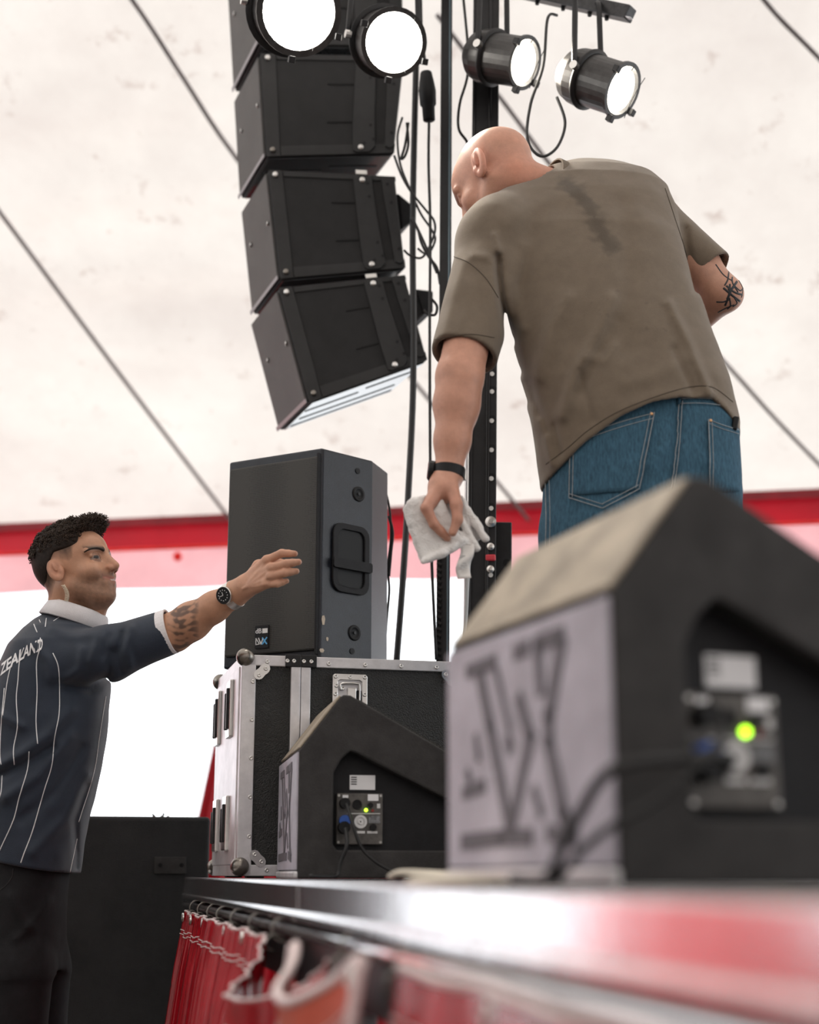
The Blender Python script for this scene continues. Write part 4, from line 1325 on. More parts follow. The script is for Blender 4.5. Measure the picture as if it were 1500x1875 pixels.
# ------------------------------------------------------------------ head
def head_sdf(q, smile=0.0, ear=1.0, jawk=1.0):
    """q in head space: x forward, y to the person's left, z up, origin between the ears"""
    ay = np.abs(q[:, 1])
    s = np.stack([q[:, 0], ay, q[:, 2]], 1)
    d = ell(q, (-0.016, 0, 0.040), (0.097, 0.076, 0.088))
    d = smin(d, ell(q, (0.034, 0, -0.025), (0.060, 0.060 * jawk, 0.082)), 0.030)
    d = smin(d, ell(q, (0.038, 0, 0.045), (0.058, 0.060, 0.050)), 0.02)
    d = smin(d, rc(s, (-0.010, 0.056 * jawk, -0.042), (0.060, 0.020, -0.093), 0.015, 0.016), 0.020)      # jaw
    d = smin(d, ell(q, (0.073, 0, -0.095), (0.020, 0.023, 0.018)), 0.016)                           # chin
    d = smin(d, ell(s, (0.060, 0.040, -0.027), (0.024, 0.022, 0.022)), 0.018)                       # cheekbone
    if smile:
        d = smin(d, ell(s, (0.068, 0.038, -0.036), (0.018, 0.015, 0.014)), 0.012)
    d = smin(d, rc(s, (0.090, 0.012, 0.024), (0.073, 0.050, 0.023), 0.011, 0.010), 0.010)           # brow
    d = smax(d, -ell(s, (0.098, 0.031, 0.004), (0.018, 0.019, 0.013)), 0.010)                       # eye socket
    d = smin(d, ell(s, (0.0775, 0.031, 0.003), (0.0125, 0.0135, 0.012)), 0.002)                     # eye ball
    d = smin(d, rc(s, (0.084, 0.020, 0.0125), (0.076, 0.047, 0.008), 0.0045, 0.0040), 0.004)        # upper lid
    d = smin(d, rc(s, (0.085, 0.020, -0.008), (0.076, 0.046, -0.008), 0.0040, 0.0040), 0.005)       # lower lid
    nz = rc(q, (0.090, 0, 0.018), (0.114, 0, -0.026), 0.0080, 0.0110)
    nz = smin(nz, ell(s, (0.102, 0.0115, -0.031), (0.012, 0.0085, 0.0085)), 0.006)
    nz = smin(nz, rc(q, (0.088, 0, 0.000), (0.094, 0, -0.028), 0.014, 0.016), 0.010)
    d = smin(d, nz, 0.008)
    d = smax(d, -ell(s, (0.104, 0.0075, -0.0385), (0.006, 0.0038, 0.004)), 0.003)                   # nostril
    up = 0.012 * smile
    d = smin(d, ell(q, (0.080, 0, -0.064), (0.019, 0.030, 0.024)), 0.014)                           # muzzle
    lips = rc(s, (0.0975, 0.0, -0.0565), (0.083, 0.026 + up * 0.4, -0.060 + up), 0.0058, 0.0030)
    lips = smin(lips, rc(s, (0.0955, 0.0, -0.0685), (0.083, 0.024 + up * 0.4, -0.062 + up), 0.0068, 0.0030), 0.003)
    d = smin(d, lips, 0.005)
    d = smax(d, -rc(s, (0.1045, 0.0, -0.0625), (0.0875, 0.027 + up * 0.4, -0.0610 + up), 0.0018, 0.0014), 0.003)
    if smile:
        d = smax(d, -rc(s, (0.098, 0.019, -0.034), (0.079, 0.037, -0.062), 0.0028, 0.0022), 0.007)
        d = smax(d, -rc(s, (0.074, 0.052, 0.002), (0.062, 0.060, -0.006), 0.0012, 0.0010), 0.004)
    # ears
    er = np.array(Matrix.Rotation(R(-14), 3, 'Y') @ Matrix.Rotation(R(-26), 3, 'Z'))
    s0, s = s, (s - np.array((-0.012, 0.078, -0.005), dtype=f32)) / ear + np.array((-0.012, 0.078, -0.005), dtype=f32)
    e = ell(s, (-0.014, 0.081, -0.004), (0.0205, 0.0080, 0.0330), er)
    e = smax(e, -ell(s, (-0.0085, 0.0885, -0.002), (0.0130, 0.0090, 0.0230), er), 0.002)
    e = smin(e, ell(s, (0.000, 0.077, -0.010), (0.006, 0.006, 0.008)), 0.006)
    e = smin(e, ell(s, (-0.012, 0.084, 0.004), (0.005, 0.005, 0.014), er), 0.004)
    d = smin(d, e, 0.006)
    return d
def mixc(c, col, w):
    w = np.clip(w, 0, 1)[:, None]
    return c * (1 - w) + np.array(col, dtype=f32) * w
def head_mat(origin, fdir, pitch, roll=0.0, sc=1.0):
    f = Vector((fdir[0], fdir[1], 0)).normalized()
    l = Vector((-f.y, f.x, 0))
    M = Matrix((f, l, Vector((0, 0, 1)))).transposed()
    M = M @ Matrix.Rotation(-pitch, 3, 'Y') @ Matrix.Rotation(roll, 3, 'X')
    M4 = (M * sc).to_4x4(); M4.translation = origin
    return M4
def to_local(M4):
    inv = np.array(M4.inverted(), dtype=f32)
    return lambda p: p @ inv[:3, :3].T + inv[:3, 3]

def slices(p, rows, n=2.4):
    """rows = [(pixel row, left, right, Y, half depth)], a stack of horizontal rounded sections"""
    z, cx, cy, a, b = [], [], [], [], []
    for (py, l, r, Y, hb) in rows:
        pl, pr = P(l, py, Y), P(r, py, Y)
        z.append((pl.z + pr.z) / 2); cx.append((pl.x + pr.x) / 2); cy.append(Y); a.append((pr.x - pl.x) / 2); b.append(hb)
    o = np.argsort(z)
    z = np.array(z)[o]
    g = lambda w: np.interp(p[:, 2], z, np.array(w)[o]).astype(f32)
    A_, B_ = g(a), g(b)
    k = ((np.abs(p[:, 0] - g(cx)) / A_) ** n + (np.abs(p[:, 1] - g(cy)) / B_) ** n) ** (1.0 / n)
    d = (k - 1) * np.minimum(A_, B_)
    return d, p[:, 2] - z[-1], z[0] - p[:, 2]
def folds(d, p, lst, yfront=None):
    x, y = proj_np(p)
    for pts, w, h in lst:
        d = d - h * np.exp(-(segdist2(x, y, pts) / w) ** 2)
    return d
def hollow(d, p, a, b, r, depth):
    """open a sleeve end: cut past b and scoop out the inside"""
    a, b = A3(a), A3(b)
    ax = (b - a) / np.linalg.norm(b - a)
    t = (p - b) @ ax
    d = smax(d, t, 0.004)
    q = (p - b) - t[:, None] * ax
    rad = np.sqrt((q * q).sum(1))
    return smax(d, -np.maximum(rad - r, -(t + depth)), 0.003)

def band(c, ax, e1, e2, a, b, w, th, n=40):
    vs, fs = [], []
    for i in range(n):
        t = 2 * math.pi * i / n
        for (rr, hh) in ((0, -w / 2), (th, -w / 2), (th, w / 2), (0, w / 2)):
            vs.append(c + e1 * ((a + rr) * math.cos(t)) + e2 * ((b + rr) * math.sin(t)) + ax * hh)
    for i in range(n):
        j = (i + 1) % n
        for k in range(4):
            l = (k + 1) % 4
            fs.append((i * 4 + k, i * 4 + l, j * 4 + l, j * 4 + k))
    return MB().add(vs, fs)

# ================================================================== PERSON ON THE STAGE
SKIN = mat('skin', (0.6, 0.35, 0.27), 0.48, attr='Col', var=0.10, vscale=45, sss=0.12, bump=0.12, bscale=500, spec=0.4)
OLIVE = mat('olive_brown_cotton', (0.16, 0.125, 0.09), 0.9, attr='Col', var=0.08, vscale=35, bump=0.25, bscale=700, sheen=0.25, spec=0.2)
DENIM = mat('blue_denim', (0.050, 0.120, 0.180), 0.85, var=0.35, vscale=110, bump=0.5, bscale=900, spec=0.2, stretch=(2.2, 2.2, 0.5))
STITCH = mat('pale_denim_stitch', (0.27, 0.30, 0.32), 0.8, var=0.3, vscale=300)
SHOE = mat('dark_shoe', (0.03, 0.03, 0.032), 0.6, var=0.2)
INK = mat('black_tattoo_ink', (0.02, 0.022, 0.028), 0.5, var=0.1)

hipc = P(1175, 800, 3.10)
man = thing('person', 'bald person in an olive brown T-shirt and jeans leaning over the stage with a towel', 'person', (hipc.x, 3.12, S))
HM = head_mat(P(908, 333, 3.24), (-0.80, 0.60), R(-34), R(6))
hl = to_local(HM)
SH_L, EL_L, WR_L = P(893, 455, 3.10), P(842, 690, 3.0), P(821, 872, 2.98)
SH_R, EL_R, WR_R = P(1205, 405, 3.33), P(1322, 538, 3.26), P(1215, 640, 3.46)
neck0, neck1 = HM @ Vector((-0.035, 0, -0.045)), P(1030, 372, 3.25)
K = [P(781, 931, 2.925), P(785, 926, 2.950), P(789, 921, 2.974), P(795, 916, 2.996)]
MID = [P(795, 960, 2.928), P(799, 957, 2.952), P(803, 954, 2.976), P(808, 948, 2.996)]
TIP = [P(819, 985, 2.940), P(826, 982, 2.958), P(830, 978, 2.978), P(832, 970, 2.996)]
def man_body(p):
    d = head_sdf(hl(p) / 1.04, 0.0, 1.22) * 1.04
    d = smin(d, rc(p, neck0, neck1, 0.060, 0.068), 0.030)
    tr, t_, b_ = slices(p, [(345, 985, 1150, 3.26, 0.07), (420, 985, 1190, 3.23, 0.075), (600, 990, 1240, 3.15, 0.09), (760, 1020, 1320, 3.10, 0.11), (860, 1030, 1325, 3.10, 0.11)], 2.2)
    d = smin(d, np.maximum(np.maximum(tr, t_), b_), 0.03)
    d = smin(d, chain(p, [SH_L, lerp(SH_L, EL_L, 0.55), EL_L, lerp(EL_L, WR_L, 0.28), lerp(EL_L, WR_L, 0.65), WR_L, lerp(WR_L, K[1], 0.35)],
                      [0.048, 0.052, 0.0485, 0.0465, 0.036, 0.0275, 0.028], 0.02), 0.012)
    d = smin(d, rc(p, lerp(EL_L, WR_L, 0.08) + Vector((0.012, -0.02, 0)), lerp(EL_L, WR_L, 0.4) + Vector((0.01, -0.006, 0)), 0.030, 0.028), 0.02)
    d = smin(d, chain(p, [SH_R, lerp(SH_R, EL_R, 0.6), EL_R, WR_R], [0.060, 0.052, 0.043, 0.034], 0.02), 0.02)
    d = smin(d, ell(p, EL_R + Vector((0.012, -0.01, -0.006)), (0.034, 0.036, 0.034)), 0.015)
    # left hand
    h = None
    for i in range(4):
        e = rc(p, lerp(WR_L, K[i], 0.25), K[i], 0.019, 0.0125 - 0.0006 * i)
        h = e if h is None else smin(h, e, 0.010)
    h = smin(h, ell(p, lerp(WR_L, K[1], 0.55) + Vector((0.016, 0.0, 0.004)), (0.022, 0.034, 0.028)), 0.012)
    th = chain(p, [lerp(WR_L, K[0], 0.2) + Vector((0.012, -0.012, 0)), P(836, 925, 2.93), P(838, 952, 2.925), P(829, 975, 2.925)], [0.016, 0.0125, 0.0105, 0.0085], 0.006)
    h = smin(h, th, 0.007)
    for i in range(4):
        r0 = (0.0112, 0.0115, 0.0108, 0.0095)[i]
        h = smin(h, chain(p, [K[i], MID[i], lerp(MID[i], TIP[i], 0.5), TIP[i]], [r0, r0 * 0.92, r0 * 0.84, r0 * 0.70], 0.003), 0.0035)
    d = smin(d, h, 0.012)
    # legs and feet under the jeans
    for sx, sy in ((-0.10, 0.0), (0.10, 0.05)):
        hp = Vector((hipc.x + sx, 3.10, S + 0.88)); ft = Vector((hipc.x + sx * 1.35, 3.10 + sy, S + 0.09))
        d = smin(d, chain(p, [hp, lerp(hp, ft, 0.5), ft], [0.085, 0.058, 0.042], 0.02), 0.03)
    return d
def man_col(p):
    q = hl(p) / 1.04
    c = np.tile(np.array((0.55, 0.285, 0.20), dtype=f32), (len(p), 1))
    inh = np.exp(-np.maximum(0, np.linalg.norm(q, axis=1) - 0.13) / 0.03)
    c = mixc(c, (0.60, 0.24, 0.155), 0.75 * np.exp(-((q[:, 0] + 0.07) / 0.05) ** 2 - ((q[:, 2] + 0.06) / 0.06) ** 2))        # red nape
    c = mixc(c, (0.60, 0.26, 0.19), 0.6 * np.exp(-((np.abs(q[:, 1]) - 0.085) / 0.012) ** 2 - ((q[:, 2]) / 0.04) ** 2))         # ear
    c = mixc(c, (0.38, 0.235, 0.18), 0.5 * np.clip(inh, 0, 1) * np.clip((q[:, 2] - 0.045) / 0.05, 0, 1))                      # shaved scalp
    brow = np.exp(-((q[:, 2] - 0.027) / 0.006) ** 2) * (q[:, 0] > 0.075)
    c = mixc(c, (0.16, 0.09, 0.06), 0.6 * brow * inh)
    c = mixc(c, (0.45, 0.21, 0.15), 0.5 * np.exp(-((p[:, 2] - K[0].z) / 0.05) ** 2) * (p[:, 0] < 0.25) * (p[:, 1] < 3.03))      # reddish hand
    return c
bx = [min(SH_L.x, WR_L.x) - 0.12, 2.84, WR_L.z - 0.17]
hp_ = HM.translation
body, body_bvh = sdf_object('body', [
    (man_body, (hp_.x - 0.15, hp_.y - 0.15, hp_.z - 0.16), (hp_.x + 0.20, hp_.y + 0.17, hp_.z + 0.16), 0.0026),
    (man_body, (WR_L.x - 0.10, 2.86, K[0].z - 0.10), (SH_L.x + 0.08, 3.12, P(0, 600, 3.0).z), 0.0024),
    (man_body, (EL_R.x - 0.14, 3.10, EL_R.z - 0.12), (EL_R.x + 0.09, 3.50, EL_R.z + 0.14), 0.003),
    (man_body, (hipc.x - 0.34, 2.90, S + 0.02), (hipc.x + 0.32, 3.50, P(0, 330, 3.26).z), 0.010)], SKIN, man, man_col)

# --- T-shirt
TEE = [(306, 1030, 1110, 3.30, 0.050), (316, 1000, 1160, 3.29, 0.075), (330, 965, 1198, 3.28, 0.098), (352, 925, 1222, 3.26, 0.118), (385, 900, 1236, 3.24, 0.132),
       (450, 890, 1252, 3.20, 0.146), (520, 900, 1270, 3.17, 0.152), (600, 922, 1297, 3.14, 0.156), (680, 947, 1324, 3.12, 0.158), (720, 960, 1338, 3.11, 0.16), (780, 974, 1353, 3.10, 0.162), (900, 994, 1354, 3.10, 0.165)]
hem = [(960, 905), (995, 872), (1035, 842), (1070, 810), (1136, 766), (1190, 742), (1242, 731), (1308, 726), (1335, 742), (1352, 758), (1375, 775)]
hx = np.array([P(a, b, 2.96).x for a, b in hem]); hz = np.array([P(a, b, 2.96).z for a, b in hem])
SL_L = P(850, 652, 3.03); SL_R = P(1306, 496, 3.275)
TEEF = [([(913, 470), (913, 500), (918, 545), (928, 595), (936, 625)], 7, -0.020),
        ([(890, 470), (868, 468)], 9, 0.007), ([(905, 430), (915, 470)], 6, 0.008),
        ([(1030, 760), (1050, 690), (1095, 610), (1120, 545)], 12, 0.009), ([(1062, 715), (1090, 660), (1130, 590)], 13, -0.006), ([(936, 625), (950, 680)], 8, -0.009), ([(950, 680), (964, 735)], 9, -0.004),
        ([(1075, 655), (1110, 658), (1125, 635)], 11, 0.005), ([(985, 690), (1010, 600), (1040, 545)], 14, 0.008),
        ([(1255, 420), (1262, 470), (1275, 530)], 7, -0.008), ([(1225, 555), (1262, 630), (1300, 720)], 9, 0.008), ([(1235, 640), (1270, 720)], 8, -0.006),
        ([(1000, 790), (985, 750), (968, 700)], 8, -0.006), ([(1010, 850), (1000, 800), (990, 770)], 7, 0.006), ([(1025, 830), (1015, 780)], 6, -0.005),
        ([(1062, 680), (1078, 740), (1086, 770)], 6, -0.004), ([(1140, 380), (1150, 520), (1140, 640)], 20, -0.007), ([(930, 405), (985, 372), (1060, 350)], 16, 0.004),
        ([(960, 450), (940, 520), (955, 600)], 12, 0.006), ([(850, 480), (825, 560), (810, 630)], 10, 0.004), ([(870, 500), (878, 550), (870, 590)], 10, -0.0025),
        ([(1150, 700), (1200, 690), (1260, 655)], 14, 0.004)]
def tee(p):
    d, t_, b_ = slices(p, TEE, 2.25)
    d = np.maximum(d, t_)
    zh = np.interp(p[:, 0], hx, hz).astype(f32)
    core = d
    s = rc(p, P(915, 432, 3.14), SL_L, 0.088, 0.073)
    s = smin(s, rc(p, P(960, 395, 3.20), P(905, 440, 3.13), 0.080, 0.085), 0.03)
    s2 = rc(p, P(1185, 410, 3.31), SL_R, 0.078, 0.054)
    d = smin(d, smin(s, s2, 0.01), 0.022)
    d = folds(d, p, TEEF)
    d = d - 0.0022 * wobble(p, 22, 1.0) - 0.0010 * wobble(p, 55, 3.0)
    # hem band
    band = np.exp(-((p[:, 2] - zh - 0.012) / 0.010) ** 2)
    d = d - 0.0012 * band
    full = d
    d = smax(d, zh - p[:, 2], 0.004)
    d = smax(d, -np.maximum(full + 0.009, p[:, 2] - zh - 0.045), 0.003)
    # neck hole
    d = smax(d, -rc(p, neck0, lerp(neck0, neck1, 0.75), 0.066, 0.070), 0.006)
    # sleeve openings
    for a, b, r in ((P(905, 440, 3.13), SL_L, 0.0625), (P(1205, 405, 3.33), SL_R, 0.0465)):
        a_, b_2 = A3(a), A3(b)
        ax = (b_2 - a_) / np.linalg.norm(b_2 - a_)
        t = (p - b_2) @ ax
        q = (p - b_2) - t[:, None] * ax
        rad = np.sqrt((q * q).sum(1))
        near = rad < 0.13
        d = np.where(near & (t > -0.12), smax(d, t, 0.004), d)
        d = np.where(near, smax(d, -np.maximum(rad - r, np.abs(t + 0.02) - 0.06), 0.003), d)
    return d
def tee_col(p):
    c = np.tile(np.array((0.165, 0.130, 0.096), dtype=f32), (len(p), 1))
    x, y = proj_np(p)
    n = wobble(p, 95, 2.0) + 0.7 * wobble(p, 210, 5.0)
    wet = np.exp(-(segdist2(x, y, [(1035, 335), (1075, 372), (1100, 420), (1118, 452)]) / (17 + 10 * n)) ** 2)
    c = mixc(c, (0.075, 0.060, 0.045), 0.75 * np.clip(wet * 1.5 - 0.35, 0, 1))
    spots = (wobble(p, 160, 9.0) + wobble(p, 330, 4.0)) > 1.25
    c = mixc(c, (0.09, 0.072, 0.055), 0.45 * spots * np.exp(-(segdist2(x, y, [(1110, 560), (1200, 590)]) / 45) ** 2))
    return c
shirt, shirt_bvh = sdf_object('t_shirt', [(tee, (P(775, 650, 3.0).x - 0.02, 2.86, P(0, 905, 2.96).z), (P(1375, 500, 3.3).x + 0.03, 3.50, P(0, 300, 3.30).z + 0.05), 0.0042)], OLIVE, man, tee_col)
SEAMC = mat('olive_seam', (0.085, 0.068, 0.05), 0.9)
surf_tube(shirt_bvh, [(832, 470), (860, 482), (890, 510), (912, 545)], 0.0010, 'shoulder_seam', SEAMC, shirt)
surf_tube(shirt_bvh, [(793, 622), (820, 618), (860, 612), (905, 618)], 0.0009, 'sleeve_hem_seam', SEAMC, shirt)
surf_tube(shirt_bvh, [(1218, 345), (1236, 400), (1252, 450), (1266, 505)], 0.0010, 'shoulder_seam', SEAMC, shirt)
surf_tube(shirt_bvh, [(1000, 850), (1040, 820), (1080, 786), (1140, 750), (1240, 714), (1300, 708), (1342, 736)], 0.0009, 'hem_seam', SEAMC, shirt)

band(lerp(neck0, neck1, 0.70), (neck1 - neck0).normalized(), (neck1 - neck0).normalized().orthogonal(), (neck1 - neck0).normalized().cross((neck1 - neck0).normalized().orthogonal()), 0.069, 0.069, 0.022, 0.004).build('neck_rib', mat('olive_rib', (0.15, 0.118, 0.088), 0.9, var=0.1, vscale=200), shirt, bevel=0.001)

# --- jeans
def jeans(p):
    d, t_, b_ = slices(p, [(718, 1030, 1318, 3.10, 0.125), (745, 1010, 1338, 3.10, 0.135), (790, 1000, 1350, 3.10, 0.142), (880, 996, 1355, 3.10, 0.150), (960, 992, 1355, 3.10, 0.150), (1040, 990, 1355, 3.10, 0.145)], 2.5)
    d = np.maximum(np.maximum(d, t_), b_ - 0.02)
    for cx, sy in ((1085, 0.0), (1262, 0.04)):
        a = P(cx, 985, 3.10); b = Vector((P(cx, 1500, 3.1).x, 3.10 + sy, S + 0.06))
        d = smin(d, rc(p, a, b, 0.108, 0.085), 0.025)
    x, y = proj_np(p)
    d = folds(d, p, [([(1243, 735), (1240, 800), (1232, 880), (1215, 960), (1190, 1050)], 6, -0.006), ([(1215, 780), (1205, 850), (1180, 930)], 12, 0.005),
                     ([(1140, 870), (1190, 850), (1225, 810)], 10, 0.004), ([(1050, 960), (1110, 935), (1180, 930)], 12, 0.004), ([(1290, 840), (1320, 880), (1350, 900)], 10, 0.003)])
    d = d - 0.002 * wobble(p, 26, 4.0)
    fl = S + 0.035
    return smax(d, fl - p[:, 2], 0.006)
trous, tr_bvh = sdf_object('jeans', [(jeans, (P(975, 900, 3.1).x - 0.03, 2.88, S + 0.01), (P(1370, 900, 3.1).x + 0.03, 3.36, P(0, 695, 3.1).z + 0.01), 0.0055)], DENIM, man)
pk = [(1046, 775), (1198, 757), (1172, 895), (1044, 905)]
surf_patch(tr_bvh, [(1046, 790), (1198, 756), (1172, 898), (1044, 908)], 'back_pocket', DENIM, trous, 0.0022)
pkt = [(1046, 800), (1044, 912), (1104, 932), (1171, 896), (1198, 756)]
def double(pts, dx, dy, m=STITCH, r=0.0011):
    surf_tube(tr_bvh, pts, r, 'stitching', m, trous, 0.0042, 4, 5)
    surf_tube(tr_bvh, [(a + dx, b + dy) for a, b in pts], r * 0.8, 'stitching', m, trous, 0.0042, 4, 5)
def straight(pts, n=6):
    return pts
for a, b in zip(pkt[:-1], pkt[1:]):
    dx, dy = {0: (6, 0), 1: (1, -7), 2: (-2, -7), 3: (-7, -1)}[pkt.index(a)]
    double([a, b], dx, dy)
double([(1048, 806), (1100, 786), (1150, 770), (1196, 758)], 1, 9)
double([(1243, 734), (1240, 790), (1233, 860), (1220, 930)], 7, 1)
surf_patch(tr_bvh, [(1296, 770), (1352, 786), (1352, 900), (1298, 900)], 'back_pocket', DENIM, trous, 0.0022)
double([(1296, 769), (1298, 830), (1299, 900)], 6, 0)
double([(1296, 769), (1320, 779), (1350, 788)], 0, 7)
double([(1002, 880), (1003, 960), (1000, 1040)], 7, 0)
double([(1246, 731), (1290, 731), (1340, 738)], 0, 9)
surf_tube(tr_bvh, [(1243, 726), (1243, 742)], 0.004, 'belt_loop', DENIM, trous, 0.002)
RIVC = mat('copper_rivet', (0.65, 0.38, 0.2), 0.35, metal=1.0)
for a, b in ((1193, 759), (1300, 771)):
    c = on_surf(tr_bvh, a, b, 0.003)
    if c: MB().lathe(c, (0, -1, 0), [(0, 0.004), (0.002, 0.003), (0.0025, 0.001)], 10).build('pocket_rivet', RIVC, trous)
c = on_surf(tr_bvh, 1343, 780, -0.004)
if c: MB().box(c + Vector((0.006, 0.01, 0.004)), (0.012, 0.05, 0.03), Matrix.Rotation(R(12), 3, 'Y')).build('phone_edge', RUBBER, trous, bevel=0.003)
for cx, sy in ((1085, 0.0), (1262, 0.04)):
    b = P(cx, 1500, 3.1)
    c = Vector((b.x, 3.10 + sy, S))
    def shoe(p, c=c):
        d = smin(rc(p, c + Vector((0.05, -0.05, 0.045)), c + Vector((-0.07, 0.14, 0.035)), 0.045, 0.040), rc(p, c + Vector((0, 0, 0.06)), c + Vector((0, 0, 0.12)), 0.045, 0.045), 0.03)
        return smax(d, S + 0.001 - p[:, 2], 0.004)
    sdf_object('shoe', [(shoe, (c.x - 0.15, c.y - 0.13, S - 0.01), (c.x + 0.13, c.y + 0.21, S + 0.17), 0.006)], SHOE, man)

# --- tattoo of crossed black strokes on the right elbow
ink = [[(1331, 468), (1345, 492), (1352, 510)], [(1311, 484), (1325, 503), (1342, 515)], [(1335, 496), (1333, 512), (1327, 523)], [(1345, 494), (1341, 515), (1352, 535)],
       [(1325, 527), (1340, 540), (1356, 552)], [(1330, 523), (1345, 535), (1360, 540)], [(1337, 520), (1335, 540), (1328, 560)], [(1350, 515), (1340, 530), (1332, 548)],
       [(1312, 553), (1325, 553), (1335, 549)], [(1342, 520), (1355, 532), (1361, 528)], [(1336, 545), (1338, 560), (1332, 566)], [(1345, 545), (1350, 555), (1342, 562)], [(1315, 572), (1330, 564), (1345, 558)], [(1352, 512), (1360, 528), (1358, 545)], [(1333, 530), (1348, 525)]]
for pts in ink:
    surf_tube(body_bvh, pts, 0.0026, 'tattoo_stroke', INK, body, -0.0014, 3, 6)
for pts in ink[4:8]:
    surf_tube(body_bvh, pts, 0.0048, 'tattoo_stroke', INK, body, -0.0034, 3, 6)

# --- sports watch on the left wrist
ws = lerp(EL_L, WR_L, 0.965)
wax = (WR_L - EL_L).normalized()
wx = Vector((1, 0, 0)); wx = (wx - wax * wx.dot(wax)).normalized()
wy = wax.cross(wx)
wt = band(ws, wax, wx, wy, 0.0312, 0.0315, 0.022, 0.0035).build('wristwatch', RUBBER, man, smooth=False, bevel=0.001, label='black rubber sports watch on the lowered wrist')
wc = ws - wx * 0.0365
MB().lathe(wc + wx * 0.006, -wx, [(0, 0.020), (0.002, 0.0215), (0.010, 0.0215), (0.013, 0.018)], 20).build('watch_case', RUBBER, wt, smooth=False)
MB().lathe(wc - wx * 0.0068, -wx, [(0, 0.0175), (0.0012, 0.016), (0.0015, 0.001)], 20).build('watch_glass', mat('reddish_watch_glass', (0.42, 0.20, 0.20), 0.15, spec=0.8), wt)
MB().box(ws + wx * 0.0355 + wy * -0.008, (0.004, 0.012, 0.02)).build('buckle', STEEL, wt, bevel=0.001)

# ================================================================== TOWEL
TERRY = mat('white_terry_cloth', (0.95, 0.93, 0.91), 0.95, var=0.04, vscale=60, bump=1.0, bscale=420, sheen=0.3, spec=0.1)
towel = thing('towel', 'white terry towel held in the lowered hand', 'towel', P(800, 980, 2.95))
def slab(p, quad, th, rip=0.0, fr=0.0, dirp=None):
    """rounded cloth slab through four pixel corners with depths"""
    c = [A3(P(a, b, Y)) for a, b, Y in quad]
    o = (c[0] + c[1] + c[2] + c[3]) / 4
    ex = (c[1] + c[2] - c[0] - c[3]); ex /= np.linalg.norm(ex)
    ez = (c[0] + c[1] - c[2] - c[3]); ez -= ex * (ez @ ex); ez /= np.linalg.norm(ez)
    ey = np.cross(ez, ex)
    q = p - o
    u, v, w = q @ ex, q @ ez, q @ ey
    poly = [((k - o) @ ex, (k - o) @ ez) for k in c]
    # signed distance to the convex quad
    d = None
    for (ax_, ay_), (bx_, by_) in zip(poly, poly[1:] + poly[:1]):
        nx, ny = by_ - ay_, -(bx_ - ax_)
        l = math.hypot(nx, ny)
        e = ((u - ax_) * nx + (v - ay_) * ny) / l
        d = (e, d)[0] if d is None else smax(d, e, 0.012)
    if (poly[1][0] - poly[0][0]) * (poly[2][1] - poly[0][1]) - (poly[1][1] - poly[0][1]) * (poly[2][0] - poly[0][0]) > 0:
        pass
    return d, u, v, w
def orient(quad):
    s = 0
    for (a, b, _), (c, d, _) in zip(quad, quad[1:] + quad[:1]):
        s += a * d - b * c
    return quad if s > 0 else quad[::-1]
T1 = [(736, 922, 2.955), (800, 905, 2.968), (846, 1004, 2.972), (776, 1030, 2.950)]
T2 = [(812, 905, 2.985), (846, 908, 2.99), (892, 985, 2.99), (838, 1002, 2.985)]
